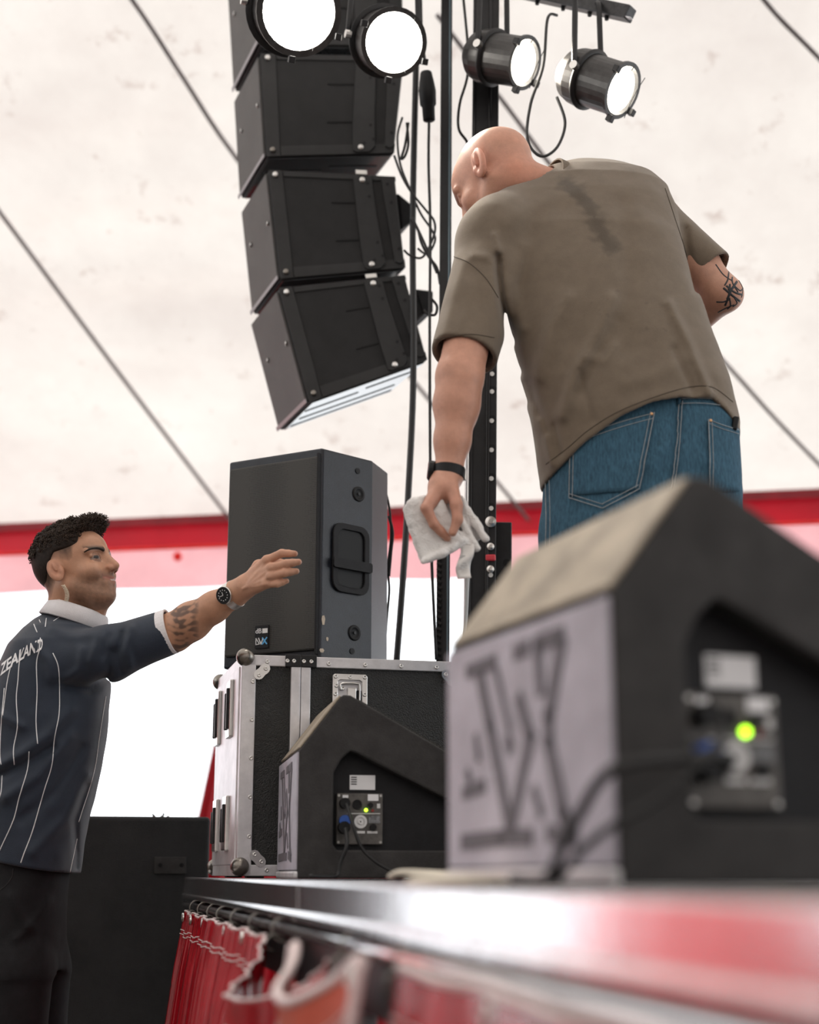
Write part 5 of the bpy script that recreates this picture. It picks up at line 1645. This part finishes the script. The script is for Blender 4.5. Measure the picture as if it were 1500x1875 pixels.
def tow(p):
    out = None
    for i, (qd, th, fr, amp) in enumerate(((T1, 0.011, 0, 0.0), (T2, 0.013, 260, 0.007))):
        c = [A3(P(a, b, Y)) for a, b, Y in qd]
        o = sum(c) / 4
        ex = (c[1] + c[2] - c[0] - c[3]); ex = ex / np.linalg.norm(ex)
        ez = (c[0] + c[1] - c[2] - c[3]); ez = ez - ex * (ez @ ex); ez = ez / np.linalg.norm(ez)
        ey = np.cross(ez, ex)
        q = p - o
        u, v, w = q @ ex, q @ ez, q @ ey
        poly = [(float((k - o) @ ex), float((k - o) @ ez)) for k in c]
        area = sum(a[0] * b[1] - a[1] * b[0] for a, b in zip(poly, poly[1:] + poly[:1]))
        if area < 0: poly = poly[::-1]
        d = None
        for (ax_, ay_), (bx_, by_) in zip(poly, poly[1:] + poly[:1]):
            nx, ny = by_ - ay_, -(bx_ - ax_)
            l = math.hypot(nx, ny)
            e = (((u - ax_) * nx + (v - ay_) * ny) / l).astype(f32)
            d = e if d is None else smax(d, e, 0.020)
        w2 = w + 0.010 * np.sin(u * 28 + v * 17) + amp * np.sin(u * fr)
        if i == 0:
            w2 = np.minimum(np.abs(w2 - 0.010), np.abs(w2 + 0.012)) + 0.004 * (1 - np.clip(-d / 0.02, 0, 1))
            dd = np.hypot(np.maximum(d + 0.008, 0), np.maximum(w2 - 0.002, 0)) - 0.009
        else:
            dd = np.hypot(np.maximum(d + th, 0), np.maximum(np.abs(w2) - 0.003, 0)) - th
        out = dd if out is None else smin(out, dd.astype(f32), 0.008)
    # rolled pleats spreading to the right tip
    for (a, b, r) in (((836, 915), (889, 985), 0.008), ((830, 925), (873, 1004), 0.0085), ((843, 912), (880, 968), 0.007), ((822, 960), (862, 1000), 0.008)):
        out = smin(out, rc(p, P(*a, 2.975), P(*b, 2.965), r * 0.8, r), 0.004)
    # lower folded edge
    out = smin(out, chain(p, [P(776, 1027, 2.945), P(812, 1012, 2.945), P(846, 990, 2.955)], [0.006, 0.009, 0.010], 0.006), 0.006)
    rib = 0.0012 * np.sin((p[:, 0] * 0.8 + p[:, 2] * 0.9) * 700) * np.exp(-(segdist2(*proj_np(p), [(752, 965), (800, 942)]) / 9) ** 2)
    out = out - rib - 0.0011 * wobble(p, 300, 1.0) - 0.0012 * wobble(p, 130, 7.0)
    # room for the fingers
    fl = np.full(len(p), 9.0, dtype=f32)
    for i in (0, 1):
        fl = np.minimum(fl, chain(p, [K[i], MID[i], TIP[i]], [0.0115, 0.0105, 0.0085], 0.003))
    fl = np.minimum(fl, rc(p, lerp(WR_L, K[0], 0.3), K[0], 0.018, 0.013))
    return smax(out, -fl, 0.003).astype(f32)
lo_, hi_ = P(730, 1040, 2.9), P(900, 890, 2.99)
sdf_object('cloth', [(tow, (lo_.x - 0.03, 2.84, lo_.z - 0.03), (hi_.x + 0.03, 3.04, hi_.z + 0.03), 0.0023)], TERRY, towel)
rows = []
for i in range(13):
    t = i / 12
    x0 = lerp(842, 836, t) + 3 * math.sin(t * 7); y0 = lerp(998, 1060, t)
    rows.append([P(x0 + w, y0 - 2 * w / 26 , 2.955 + 0.006 * math.sin(t * 8 + w / 9)) for w in (0, 6, 13, 20, 25)])
tl = MB().grid(rows).build('care_label', mat('white_satin_tape', (0.82, 0.80, 0.78), 0.6, var=0.05), towel, smooth=True, solid=0.0012)
for k, (py, w) in enumerate(((1017, 14), (1020, 10), (1030, 12), (1034, 13), (1038, 9))):
    MB().hexa([P(843, py, 2.951), P(843 + w, py, 2.951), P(843 + w, py + 2, 2.951), P(843, py + 2, 2.951)], [P(843, py, 2.953), P(843 + w, py, 2.953), P(843 + w, py + 2, 2.953), P(843, py + 2, 2.953)]).build('label_print', mat('grey_label_print', (0.5, 0.5, 0.5), 0.6), tl)

# ================================================================== PERSON ON THE GROUND
NAVY = mat('navy_jersey', (0.020, 0.029, 0.048), 0.62, attr='Col', var=0.10, vscale=30, bump=0.3, bscale=900, sheen=0.15, spec=0.35)
WHITEC = mat('white_rib_knit', (0.80, 0.78, 0.80), 0.8, var=0.04, vscale=60, bump=0.3, bscale=600)
WHITEP = mat('white_pinstripe', (0.85, 0.85, 0.87), 0.6)
BLKTR = mat('black_trousers', (0.012, 0.012, 0.014), 0.8, var=0.3, vscale=25, bump=0.3, bscale=700, spec=0.25)
HAIR = mat('dark_curly_hair', (0.020, 0.013, 0.010), 0.6, var=0.5, vscale=160, spec=0.2)
guy = thing('person', 'smiling person in a navy pinstriped polo shirt reaching up from the ground', 'person', (P(60, 1500, 3.58).x, 3.60, 0))
HG = head_mat(P(140, 1047, 3.52), (math.cos(R(20)), -math.sin(R(20))), R(17), R(2), 0.92)
gl = to_local(HG)
sR, eR, wR = P(125, 1216, 3.49), P(318, 1158, 3.42), P(428, 1089, 3.33)
sL = P(110, 1200, 3.745)
eL, wL = P(62, 1400, 3.80), P(66, 1570, 3.78)
gn0, gn1 = HG @ Vector((-0.030, 0, -0.050)), P(128, 1160, 3.57)
GK = [P(489, 1026, 3.262), P(497, 1040, 3.250), P(496, 1056, 3.250), P(488, 1070, 3.258)]
GM1 = [P(516, 1013, 3.250), P(524, 1032, 3.238), P(521, 1049, 3.238), P(508, 1069, 3.248)]
GT = [P(540, 1014, 3.256), P(547, 1029, 3.244), P(543, 1046, 3.246), P(525, 1064, 3.254)]
def guy_body(p):
    q = gl(p)
    d = head_sdf(q, 1.0, 1.0, 0.93) * 0.92
    d = smin(d, rc(p, gn0, gn1, 0.053, 0.060), 0.022)
    d = smin(d, rc(p, HG @ Vector((0.045, 0, -0.085)), gn1 + Vector((0.04, 0, 0)), 0.030, 0.035), 0.02)
    tr, t_, b_ = slices(p, [(1165, 70, 175, 3.58, 0.10), (1240, 50, 165, 3.60, 0.12), (1400, 20, 145, 3.61, 0.13), (1600, 10, 110, 3.62, 0.13)], 2.2)
    d = smin(d, np.maximum(np.maximum(tr, t_), b_), 0.03)
    d = smin(d, chain(p, [sR, lerp(sR, eR, 0.5), eR, lerp(eR, wR, 0.30), lerp(eR, wR, 0.68), wR, lerp(wR, GK[1], 0.3)], [0.042, 0.042, 0.043, 0.0425, 0.0335, 0.0275, 0.0265], 0.02), 0.008)
    d = smin(d, chain(p, [sL, eL, wL], [0.050, 0.042, 0.028], 0.02), 0.012)
    hl_ = rc(p, wL, wL + Vector((0.0, 0, -0.09)), 0.028, 0.032)
    for i in range(4):
        b0_ = wL + Vector((-0.027 + 0.018 * i, 0.0, -0.10))
        hl_ = smin(hl_, chain(p, [b0_, b0_ + Vector((0.004, 0, -0.04)), b0_ + Vector((0.012, -0.01, -0.07))], [0.0105, 0.0095, 0.008], 0.003), 0.005)
    hl_ = smin(hl_, chain(p, [wL + Vector((0.02, -0.01, -0.03)), wL + Vector((0.040, -0.015, -0.07)), wL + Vector((0.042, -0.018, -0.10))], [0.014, 0.011, 0.009], 0.004), 0.006)
    d = smin(d, hl_, 0.01)
    h = None
    for i in range(4):
        e = rc(p, lerp(wR, GK[i], 0.22), GK[i], 0.0185, 0.0118 - 0.0006 * i)
        h = e if h is None else smin(h, e, 0.009)
    th = chain(p, [lerp(wR, GK[0], 0.25) + Vector((0, 0.018, 0)), P(474, 1036, 3.305), P(498, 1030, 3.300), P(516, 1030, 3.290)], [0.016, 0.0135, 0.0115, 0.0085], 0.006)
    h = smin(h, th, 0.006)
    for i in range(4):
        r0 = (0.0098, 0.0102, 0.0098, 0.0086)[i]
        h = smin(h, chain(p, [GK[i], GM1[i], lerp(GM1[i], GT[i], 0.5), GT[i]], [r0 * 1.05, r0 * 0.95, r0 * 0.86, r0 * 0.72], 0.003), 0.0035)
        kn = A3(GK[i]) + np.array((0, -0.006, 0.002), dtype=f32)
        h = smin(h, ell(p, kn, (0.009, 0.007, 0.008)), 0.005)
        h = h - 0.0012 * np.exp(-(segdist2(*proj_np(p), [(445, 1078), proj(GK[i])]) / 2.5) ** 2) * (p[:, 1] < 3.3)    # tendons
        # nails
        nv = lerp(GM1[i], GT[i], 0.92) + Vector((0.002, -0.0062, 0.002))
        h = smin(h, ell(p, nv, (0.0052, 0.0020, 0.0042)), 0.001)
    d = smin(d, h, 0.010)
    for sx, sy in ((0.0, -0.09), (0.03, 0.09)):
        hp = Vector((P(48, 1700, 3.62).x, 3.63 + sy, 0.90)); ft = Vector((P(42, 1700, 3.62).x + sx, 3.62 + sy, 0.09))
        d = smin(d, chain(p, [hp, lerp(hp, ft, 0.5), ft], [0.055, 0.048, 0.038], 0.02), 0.02)
    return d
def guy_col(p):
    q = gl(p)
    c = np.tile(np.array((0.51, 0.275, 0.175), dtype=f32), (len(p), 1))
    r = np.linalg.norm(q - np.array((0.02, 0, -0.01), dtype=f32), axis=1)
    inh = (r < 0.17).astype(f32) * (q[:, 2] > -0.125)
    ay = np.abs(q[:, 1])
    n = 0.5 + 0.5 * wobble(p, 420, 2.0)
    # clipped sides (fade) above and behind the ears
    line = 0.050 - 0.55 * np.clip(q[:, 0] - 0.035, -0.03, 0.03)
    zb_ = np.interp(q[:, 0], [-0.12, -0.06, -0.035, -0.02, 0.0, 0.014, 0.022, 0.034, 0.042, 0.06], [-0.062, -0.058, -0.03, 0.020, 0.024, 0.016, 0.010, 0.016, 0.040, 0.055]).astype(f32)
    fade = np.clip((q[:, 2] - zb_) / 0.034, 0, 1) * np.clip((0.060 - q[:, 0]) / 0.010, 0, 1)
    fade = fade ** 0.6
    earz = np.exp(-((q[:, 0] + 0.012) / 0.024) ** 2 - ((q[:, 2] + 0.006) / 0.036) ** 2) * (ay > 0.074)
    c = mixc(c, (0.035, 0.023, 0.017), 0.97 * fade * inh * (1 - earz) * (0.8 + 0.2 * n))
    # stubble on the jaw, lip and chin
    jaw = np.clip((-0.030 - q[:, 2] + 0.25 * np.clip(q[:, 0] - 0.02, -0.05, 0.02)) / 0.028, 0, 1) * np.clip((q[:, 0] + 0.020) / 0.03, 0, 1) * np.clip((q[:, 2] + 0.150) / 0.03, 0, 1)
    stub = np.clip(jaw, 0, 1) * inh
    c = mixc(c, (0.095, 0.062, 0.045), 0.62 * stub * (0.6 + 0.4 * n))
    lip = np.exp(-((q[:, 2] + 0.0615 - 0.011 * np.clip(ay / 0.026, 0, 1)) / 0.0085) ** 2) * (q[:, 0] > 0.080) * (ay < 0.028)
    c = mixc(c, (0.36, 0.13, 0.10), 0.85 * lip)
    mo = np.exp(-((q[:, 2] + 0.047) / 0.006) ** 2) * (q[:, 0] > 0.078) * (ay < 0.030)
    c = mixc(c, (0.12, 0.075, 0.05), 0.55 * mo)
    brow = np.exp(-((q[:, 2] - 0.027 - 0.05 * (ay - 0.03)) / 0.0085) ** 2) * (q[:, 0] > 0.060) * (ay > 0.010) * (ay < 0.057)
    c = mixc(c, (0.035, 0.022, 0.016), 0.92 * brow)
    side = np.exp(-((q[:, 0] - 0.045) / 0.012) ** 2) * np.clip((q[:, 2] + 0.03) / 0.02, 0, 1) * (q[:, 2] < 0.05) * (ay > 0.05)
    c = mixc(c, (0.12, 0.08, 0.06), 0.0 * side)
    ec = np.stack([q[:, 0] - 0.0775, ay - 0.031, q[:, 2] - 0.003], 1)
    er = np.sqrt((ec ** 2).sum(1))
    eye = (er < 0.0142) & (np.abs(q[:, 2] - 0.0025) < 0.0048) & (q[:, 0] > 0.075)
    c = mixc(c, (0.26, 0.22, 0.20), 0.9 * eye)
    iris = eye & (np.hypot(q[:, 1] * np.sign(q[:, 1]) - 0.0335 + 0.004 * np.sign(q[:, 1]), q[:, 2] - 0.0035) < 0.0064)
    c = mixc(c, (0.02, 0.018, 0.018), 0.95 * iris)
    lid = (er < 0.0175) & ~eye & (q[:, 0] > 0.072) & (np.abs(q[:, 2] - 0.003) < 0.012)
    c = mixc(c, (0.13, 0.07, 0.05), 0.55 * lid)
    tooth = (np.abs(q[:, 2] + 0.0615) < 0.0022) & (q[:, 0] > 0.090) & (ay < 0.013)
    c = mixc(c, (0.7, 0.67, 0.63), 0.6 * tooth)
    # red of the ear and the nose
    c = mixc(c, (0.55, 0.26, 0.18), 0.5 * earz)
    c = mixc(c, (0.50, 0.22, 0.15), 0.4 * np.exp(-((q[:, 0] - 0.112) / 0.012) ** 2 - ((q[:, 2] + 0.026) / 0.014) ** 2))
    # hand lighter than the forearm
    w = np.clip((p[:, 0] - wR.x) / 0.04, 0, 1) * (p[:, 0] > wR.x - 0.02)
    c = mixc(c, (0.58, 0.32, 0.22), 0.8 * w)
    # tattoo on the upper forearm
    x, y = proj_np(p)
    a = (x - 318) / 55.0
    tat = np.clip(1 - np.abs((x - 335) / 30.0) ** 6, 0, 1) * (p[:, 0] > eR.x - 0.06) * (p[:, 0] < wR.x) * (y > 1095)
    g1 = wobble(p, 120, 3.0) + 0.8 * wobble(p, 230, 1.0) + 0.5 * np.sin(y * 0.55 + 2.5 * np.sin(x * 0.11))
    c = mixc(c, (0.045, 0.040, 0.040), 0.75 * tat * np.clip(0.5 + 1.2 * g1, 0, 1))
    return c
hg = HG.translation
gbody, gb_bvh = sdf_object('body', [
    (guy_body, (hg.x - 0.15, hg.y - 0.15, hg.z - 0.20), (hg.x + 0.17, hg.y + 0.15, hg.z + 0.16), 0.0021),
    (guy_body, (eR.x - 0.12, 3.20, eR.z - 0.09), (GT[1].x + 0.03, 3.50, GT[0].z + 0.06), 0.0021),
    (guy_body, (P(0, 1400, 3.6).x - 0.06, 3.40, 0.03), (eR.x, 3.82, gn1.z), 0.010)], SKIN, guy, guy_col)

# --- hair: a thick cap on top plus loose curls
def hair_fn(p):
    q = gl(p)
    base = ell(q, (-0.014, 0, 0.043), (0.100, 0.0785, 0.091))
    t = np.clip((q[:, 2] - 0.045) / 0.05, 0, 1)
    front = np.clip((q[:, 0] + 0.02) / 0.10, 0, 1)
    th = 0.0012 + t * (0.006 + 0.010 * front)
    d = base - th
    d = d - 0.0035 * t * (wobble(q, 190, 1.0) + 0.8 * wobble(q, 330, 2.0))
    d = smin(d, ell(q, (0.078, 0.0, 0.104), (0.032, 0.052, 0.020)) - 0.003 * wobble(q, 240, 4.0), 0.02)
    # hairline: forehead edge and side parting
    hl_ = 0.076 + 0.0 * q[:, 0]
    cut = np.maximum(q[:, 0] - (0.058 + 1.6 * np.clip(q[:, 2] - 0.080, 0, 0.05)), 0.046 - q[:, 2] - 1.15 * np.clip(-q[:, 0] - 0.01, 0, 0.06))
    return smax(d, cut, 0.006) * 0.92
hair, hair_bvh = sdf_object('hair', [(hair_fn, (hg.x - 0.17, hg.y - 0.14, hg.z - 0.04), (hg.x + 0.17, hg.y + 0.14, hg.z + 0.19), 0.0024)], HAIR, guy)
hair['kind'] = 'stuff'
rnd = random.Random(3)
mb = MB()
Mg = wm(guy)
hv = [Mg @ v.co for v in hair.data.vertices]
inv = HG.inverted()
cand = []
for w in hv:
    q = inv @ w
    if q.z > 0.060 and rnd.random() < min(1.0, (q.z - 0.05) / 0.04):
        cand.append(q)
rnd.shuffle(cand)
for q in cand[:2600]:
    front = min(1, max(0, (q.x + 0.02) / 0.10))
    nr_ = Vector((q.x / 0.0100, q.y / 0.0062, (q.z - 0.04) / 0.0083)).normalized()
    t1 = nr_.cross(Vector((rnd.uniform(-1, 1), rnd.uniform(-1, 1), rnd.uniform(-0.3, 0.3)))).normalized()
    t2 = nr_.cross(t1)
    rr, turns, ln_ = rnd.uniform(0.0018, 0.0040), rnd.uniform(0.9, 1.9), rnd.uniform(0.003, 0.008 + 0.007 * front)
    pts = []
    for i in range(9):
        w = i / 8
        ph = w * turns * 2 * math.pi
        pts.append(HG @ (q + nr_ * (ln_ * w - 0.001) + t1 * (rr * math.cos(ph)) + t2 * (rr * math.sin(ph)) + Vector((0.004 * front * w, 0, -0.001 * w))))
    mb.tube(pts, [0.0008] * 8 + [0.0004], 4)
o = mb.build('curls', mat('highlight_curls', (0.045, 0.029, 0.020), 0.5, var=0.5, vscale=90, spec=0.3), hair, smooth=True, fix=False)  # lighter brown paints highlights into the dark hair
o['kind'] = 'stuff'

surf_tube(gb_bvh, [(154, 1011), (166, 1005), (180, 1004), (190, 1008)], 0.0018, 'eyebrow', HAIR, gbody, -0.0008, 3, 8, 0.0034)

# --- polo shirt
POLO = [(1124, 88, 160, 3.57, 0.062), (1138, 64, 184, 3.57, 0.088), (1158, 44, 198, 3.57, 0.130), (1188, 22, 203, 3.58, 0.170), (1240, 0, 200, 3.59, 0.180), (1320, -20, 195, 3.59, 0.178), (1400, -28, 181, 3.60, 0.175), (1480, -30, 163, 3.60, 0.172), (1540, -26, 150, 3.61, 0.172), (1640, -18, 134, 3.62, 0.175)]
POLOF = [([(205, 1195), (200, 1235), (165, 1262), (120, 1255)], 10, -0.010), ([(150, 1190), (145, 1225), (120, 1245)], 8, 0.005), ([(225, 1160), (215, 1200), (222, 1228)], 6, -0.005),
         ([(240, 1150), (232, 1190), (240, 1220)], 7, 0.005), ([(180, 1170), (165, 1210)], 8, 0.004), ([(200, 1165), (190, 1200)], 6, -0.004),
         ([(0, 1400), (40, 1380), (90, 1345), (130, 1300)], 12, 0.007), ([(-10, 1425), (40, 1400), (95, 1368)], 8, -0.006), ([(10, 1460), (70, 1420), (130, 1350)], 12, 0.006),
         ([(40, 1500), (100, 1450), (150, 1370)], 10, -0.004), ([(60, 1560), (120, 1500), (160, 1420)], 12, 0.004), ([(0, 1310), (40, 1330)], 8, 0.004),
         ([(60, 1180), (90, 1210), (95, 1240)], 9, 0.004), ([(95, 1150), (130, 1165), (180, 1160)], 9, 0.004), ([(140, 1590), (138, 1500), (160, 1440)], 6, -0.004)]
cuffE = P(312, 1156, 3.42)
def polo(p):
    d, t_, b_ = slices(p, POLO, 2.2)
    d = np.maximum(d, t_)
    s = chain(p, [P(112, 1216, 3.47), P(200, 1196, 3.44), cuffE], [0.070, 0.063, 0.0535], 0.02)
    d = smin(d, s, 0.024)
    # left sleeve, on the far side
    d = smin(d, rc(p, sL, lerp(sL, eL, 0.85), 0.066, 0.056), 0.02)
    d = folds(d, p, [(a_, w_, h_ * 1.5) for a_, w_, h_ in POLOF])
    d = d - 0.0022 * wobble(p, 24, 6.0) - 0.0008 * wobble(p, 60, 2.0)
    ax = A3(cuffE - P(200, 1192, 3.44)); ax = ax / np.linalg.norm(ax)
    t = (p - A3(cuffE)) @ ax
    q = (p - A3(cuffE)) - t[:, None] * ax
    rad = np.sqrt((q * q).sum(1))
    d = np.where(rad < 0.12, smax(d, t, 0.004), d)
    d = np.where(rad < 0.12, smax(d, -np.maximum(rad - 0.047, np.abs(t) - 0.03), 0.003), d)
    x, y = proj_np(p)
    hz_ = np.interp(p[:, 0], [P(-40, 1572, 3.45).x, P(0, 1580, 3.45).x, P(60, 1592, 3.45).x, P(110, 1600, 3.45).x, P(140, 1594, 3.45).x], [P(0, 1570, 3.45).z, P(0, 1580, 3.45).z, P(60, 1592, 3.45).z, P(110, 1600, 3.45).z, P(140, 1594, 3.45).z]).astype(f32)
    d = smax(d, hz_ - p[:, 2], 0.004)
    return smax(d, -rc(p, gn0, gn1, 0.060, 0.062), 0.005)
def polo_col(p):
    return np.tile(np.array((0.020, 0.030, 0.050), dtype=f32), (len(p), 1))
polo_o, polo_bvh = sdf_object('polo_shirt', [(polo, (P(-40, 1400, 3.6).x - 0.02, 3.33, P(0, 1612, 3.45).z), (cuffE.x + 0.03, 3.86, P(0, 1110, 3.57).z), 0.0042)], NAVY, guy, polo_col)
for pts in ([(8, 1260), (2, 1330), (0, 1380), (2, 1400)], [(24, 1206), (14, 1245), (5, 1310)],
            [(44, 1186), (36, 1210), (33, 1245), (30, 1280), (32, 1330), (25, 1370), (26, 1400)], [(74, 1168), (72, 1190), (67, 1215), (68, 1265), (66, 1320), (69, 1362)],
            [(97, 1196), (107, 1222), (109, 1270), (108, 1310), (100, 1350), (95, 1400), (80, 1450), (60, 1520), (45, 1560), (38, 1580)],
            [(53, 1376), (50, 1410), (35, 1460), (25, 1500), (5, 1545), (-2, 1560)], [(4, 1420), (2, 1450), (-4, 1470)],
            [(194, 1275), (182, 1350), (175, 1400), (165, 1440), (152, 1480), (144, 1505)], [(141, 1536), (136, 1560), (128, 1597)],
            [(85, 1132), (83, 1148)], [(98, 1137), (112, 1128)], [(62, 1143), (68, 1158)], [(72, 1135), (74, 1140)]):
    surf_tube(polo_bvh, pts, 0.0012, 'pinstripe', WHITEP, polo_o, 0.0002, 5, 5)
# lettering across the shoulders
vs, fs = text_geo('ZEALAND', 1.0, 0.0, 0.028)
xs = [v.x for v in vs]
x0_, x1_ = min(xs), max(xs)
pth = smooth2([(2, 1224), (20, 1210), (42, 1194), (60, 1184), (78, 1177)], 6)
nv, keep = [], []
for v in vs:
    u = (v.x - x0_) / (x1_ - x0_)
    k = u * (len(pth) - 1)
    i = min(int(k), len(pth) - 2)
    a = (lerp(pth[i][0], pth[i + 1][0], k - i), lerp(pth[i][1], pth[i + 1][1], k - i))
    hgt = (v.y) * 30
    q = on_surf(polo_bvh, a[0] + hgt * 0.10, a[1] - hgt + 4, 0.0012)
    nv.append(q)
ff = [f_ for f_ in fs if all(nv[i] is not None for i in f_)]
rem = [q if q is not None else Vector((0, 0, 0)) for q in nv]
used = sorted({i for f_ in ff for i in f_})
mp_ = {i: j for j, i in enumerate(used)}
if ff:
    MB().add([rem[i] for i in used], [tuple(mp_[i] for i in f_) for f_ in ff]).build('back_lettering', WHITEP, polo_o, fix=False)
# white cuff and collar
cax = (cuffE - P(200, 1192, 3.44)).normalized()
e1 = Vector((0, -1, 0)); e1 = (e1 - cax * e1.dot(cax)).normalized()
e2 = cax.cross(e1)
band(cuffE - cax * 0.008, cax, e1, e2, 0.0490, 0.0490, 0.022, 0.0050).build('sleeve_cuff', WHITEC, guy, smooth=False, bevel=0.001)
cc = P(142, 1121, 3.548)
cx1 = (P(196, 1150, 3.56) - P(92, 1112, 3.57)); sa = cx1.length / 2; cx1.normalize()
cy1 = Vector((0, 1, 0)); cz1 = cx1.cross(cy1).normalized()
if cz1.z < 0: cz1 = -cz1
vs, fs, NN = [], [], 48
for i in range(NN):
    t = 2 * math.pi * i / NN
    for (gr, hh) in ((0.010, -0.030), (0.001, 0.004), (-0.003, 0.010), (-0.006, 0.008), (0.003, -0.032)):
        vs.append(cc + cx1 * ((sa + gr) * math.cos(t)) + cy1 * ((0.082 + gr) * math.sin(t)) + cz1 * (hh + 0.004 * math.cos(t)))
for i in range(NN):
    j = (i + 1) % NN
    for k in range(5):
        l = (k + 1) % 5
        fs.append((i * 5 + k, i * 5 + l, j * 5 + l, j * 5 + k))
MB().add(vs, fs).build('collar', WHITEC, guy, smooth=True)

# --- trousers and shoes
def trou(p):
    d, t_, b_ = slices(p, [(1560, -16, 124, 3.62, 0.160), (1640, -14, 116, 3.62, 0.165), (1760, -18, 112, 3.62, 0.165)], 2.4)
    d = np.maximum(np.maximum(d, t_), b_ - 0.02)
    for sx, sy in ((0.0, -0.09), (0.03, 0.09)):
        a = Vector((P(48, 1700, 3.62).x, 3.62 + sy, 0.70)); b = Vector((P(42, 1700, 3.62).x + sx, 3.62 + sy, 0.06))
        d = smin(d, rc(p, a, b, 0.088, 0.070), 0.03)
    d = folds(d, p, [([(20, 1640), (45, 1690), (60, 1700)], 8, 0.004), ([(90, 1650), (60, 1690), (30, 1720)], 8, 0.004)])
    d = d - 0.002 * wobble(p, 28, 3.0)
    return smax(d, 0.035 - p[:, 2], 0.006)
trs, trs_bvh = sdf_object('trousers', [(trou, (P(-30, 1600, 3.6).x - 0.04, 3.42, 0.02), (P(130, 1600, 3.6).x + 0.04, 3.84, P(0, 1555, 3.6).z + 0.01), 0.006)], BLKTR, guy)
surf_tube(trs_bvh, [(24, 1590), (22, 1605), (12, 1620), (0, 1630)], 0.0008, 'stitching', GREYPL, trs, 0.0005)
for sx, sy in ((0.0, -0.09), (0.03, 0.09)):
    c = Vector((P(42, 1700, 3.62).x + sx, 3.62 + sy, 0))
    def shoe2(p, c=c):
        d = smin(rc(p, c + Vector((-0.05, 0, 0.045)), c + Vector((0.16, -0.02, 0.035)), 0.044, 0.040), rc(p, c + Vector((0, 0, 0.06)), c + Vector((0, 0, 0.12)), 0.045, 0.045), 0.03)
        return smax(d, 0.001 - p[:, 2], 0.004)
    sdf_object('shoe', [(shoe2, (c.x - 0.12, c.y - 0.09, -0.01), (c.x + 0.23, c.y + 0.08, 0.17), 0.006)], SHOE, guy)

# --- wristwatch
wax2 = (wR - eR).normalized()
e1 = Vector((0, -1, 0)); e1 = (e1 - wax2 * e1.dot(wax2)).normalized()
e2 = wax2.cross(e1)
wc2 = lerp(eR, wR, 0.985)
w2 = band(wc2, wax2, e1, e2, 0.0295, 0.0300, 0.019, 0.0030, 44).build('wristwatch', STEEL, guy, label='steel wristwatch on the outstretched arm')
fc_ = wc2 + e1 * 0.030 - e2 * 0.002
fd = (e1 * 0.97 - wax2 * 0.05).normalized()
MB().lathe(fc_, fd, [(0, 0.019), (0.002, 0.0205), (0.007, 0.0205), (0.0085, 0.0190)], 28).build('watch_case', STEEL, w2, smooth=False)
MB().lathe(fc_ + fd * 0.0083, fd, [(0, 0.0195), (0.0010, 0.0190), (0.0010, 0.0150)], 28).build('watch_bezel', RUBBER, w2)
MB().lathe(fc_ + fd * 0.0086, fd, [(0, 0.0152), (0.0004, 0.0148), (0.0004, 0.0005)], 28).build('watch_dial', mat('taupe_dial', (0.30, 0.25, 0.21), 0.3, var=0.1), w2)
ux = fd.cross(Vector((0, 0, 1))).normalized(); uz = ux.cross(fd).normalized()
if uz.z < 0: uz = -uz
for k in range(12):
    a = 2 * math.pi * k / 12
    c = fc_ + fd * 0.0092 + (ux * math.cos(a) + uz * math.sin(a)) * 0.0122
    MB().lathe(c, fd, [(0, 0.0011), (0.0004, 0.0011)], 8).build('hour_mark', WHITEP, w2)
for a, l in ((R(75), 0.008), (R(-15), 0.011)):
    c = fc_ + fd * 0.0093
    MB().tube([c, c + (ux * math.cos(a) + uz * math.sin(a)) * l], 0.0006, 5).build('watch_hand', WHITEP, w2)
# --- coiled earpiece lead
pts = []
ea, eb = P(115, 1071, 3.435), P(121, 1101, 3.455)
for i in range(90):
    t = i / 89
    c = lerp(ea, eb, t) + Vector((0.006 * math.sin(t * 3.1), 0, 0))
    a = t * 2 * math.pi * 11
    pts.append(c + Vector((math.cos(a) * 0.0042, math.sin(a) * 0.0042, 0)))
MB().tube(pts, 0.0013, 6).build('coiled_earpiece', mat('cream_coil', (0.72, 0.62, 0.48), 0.4), guy, smooth=True)
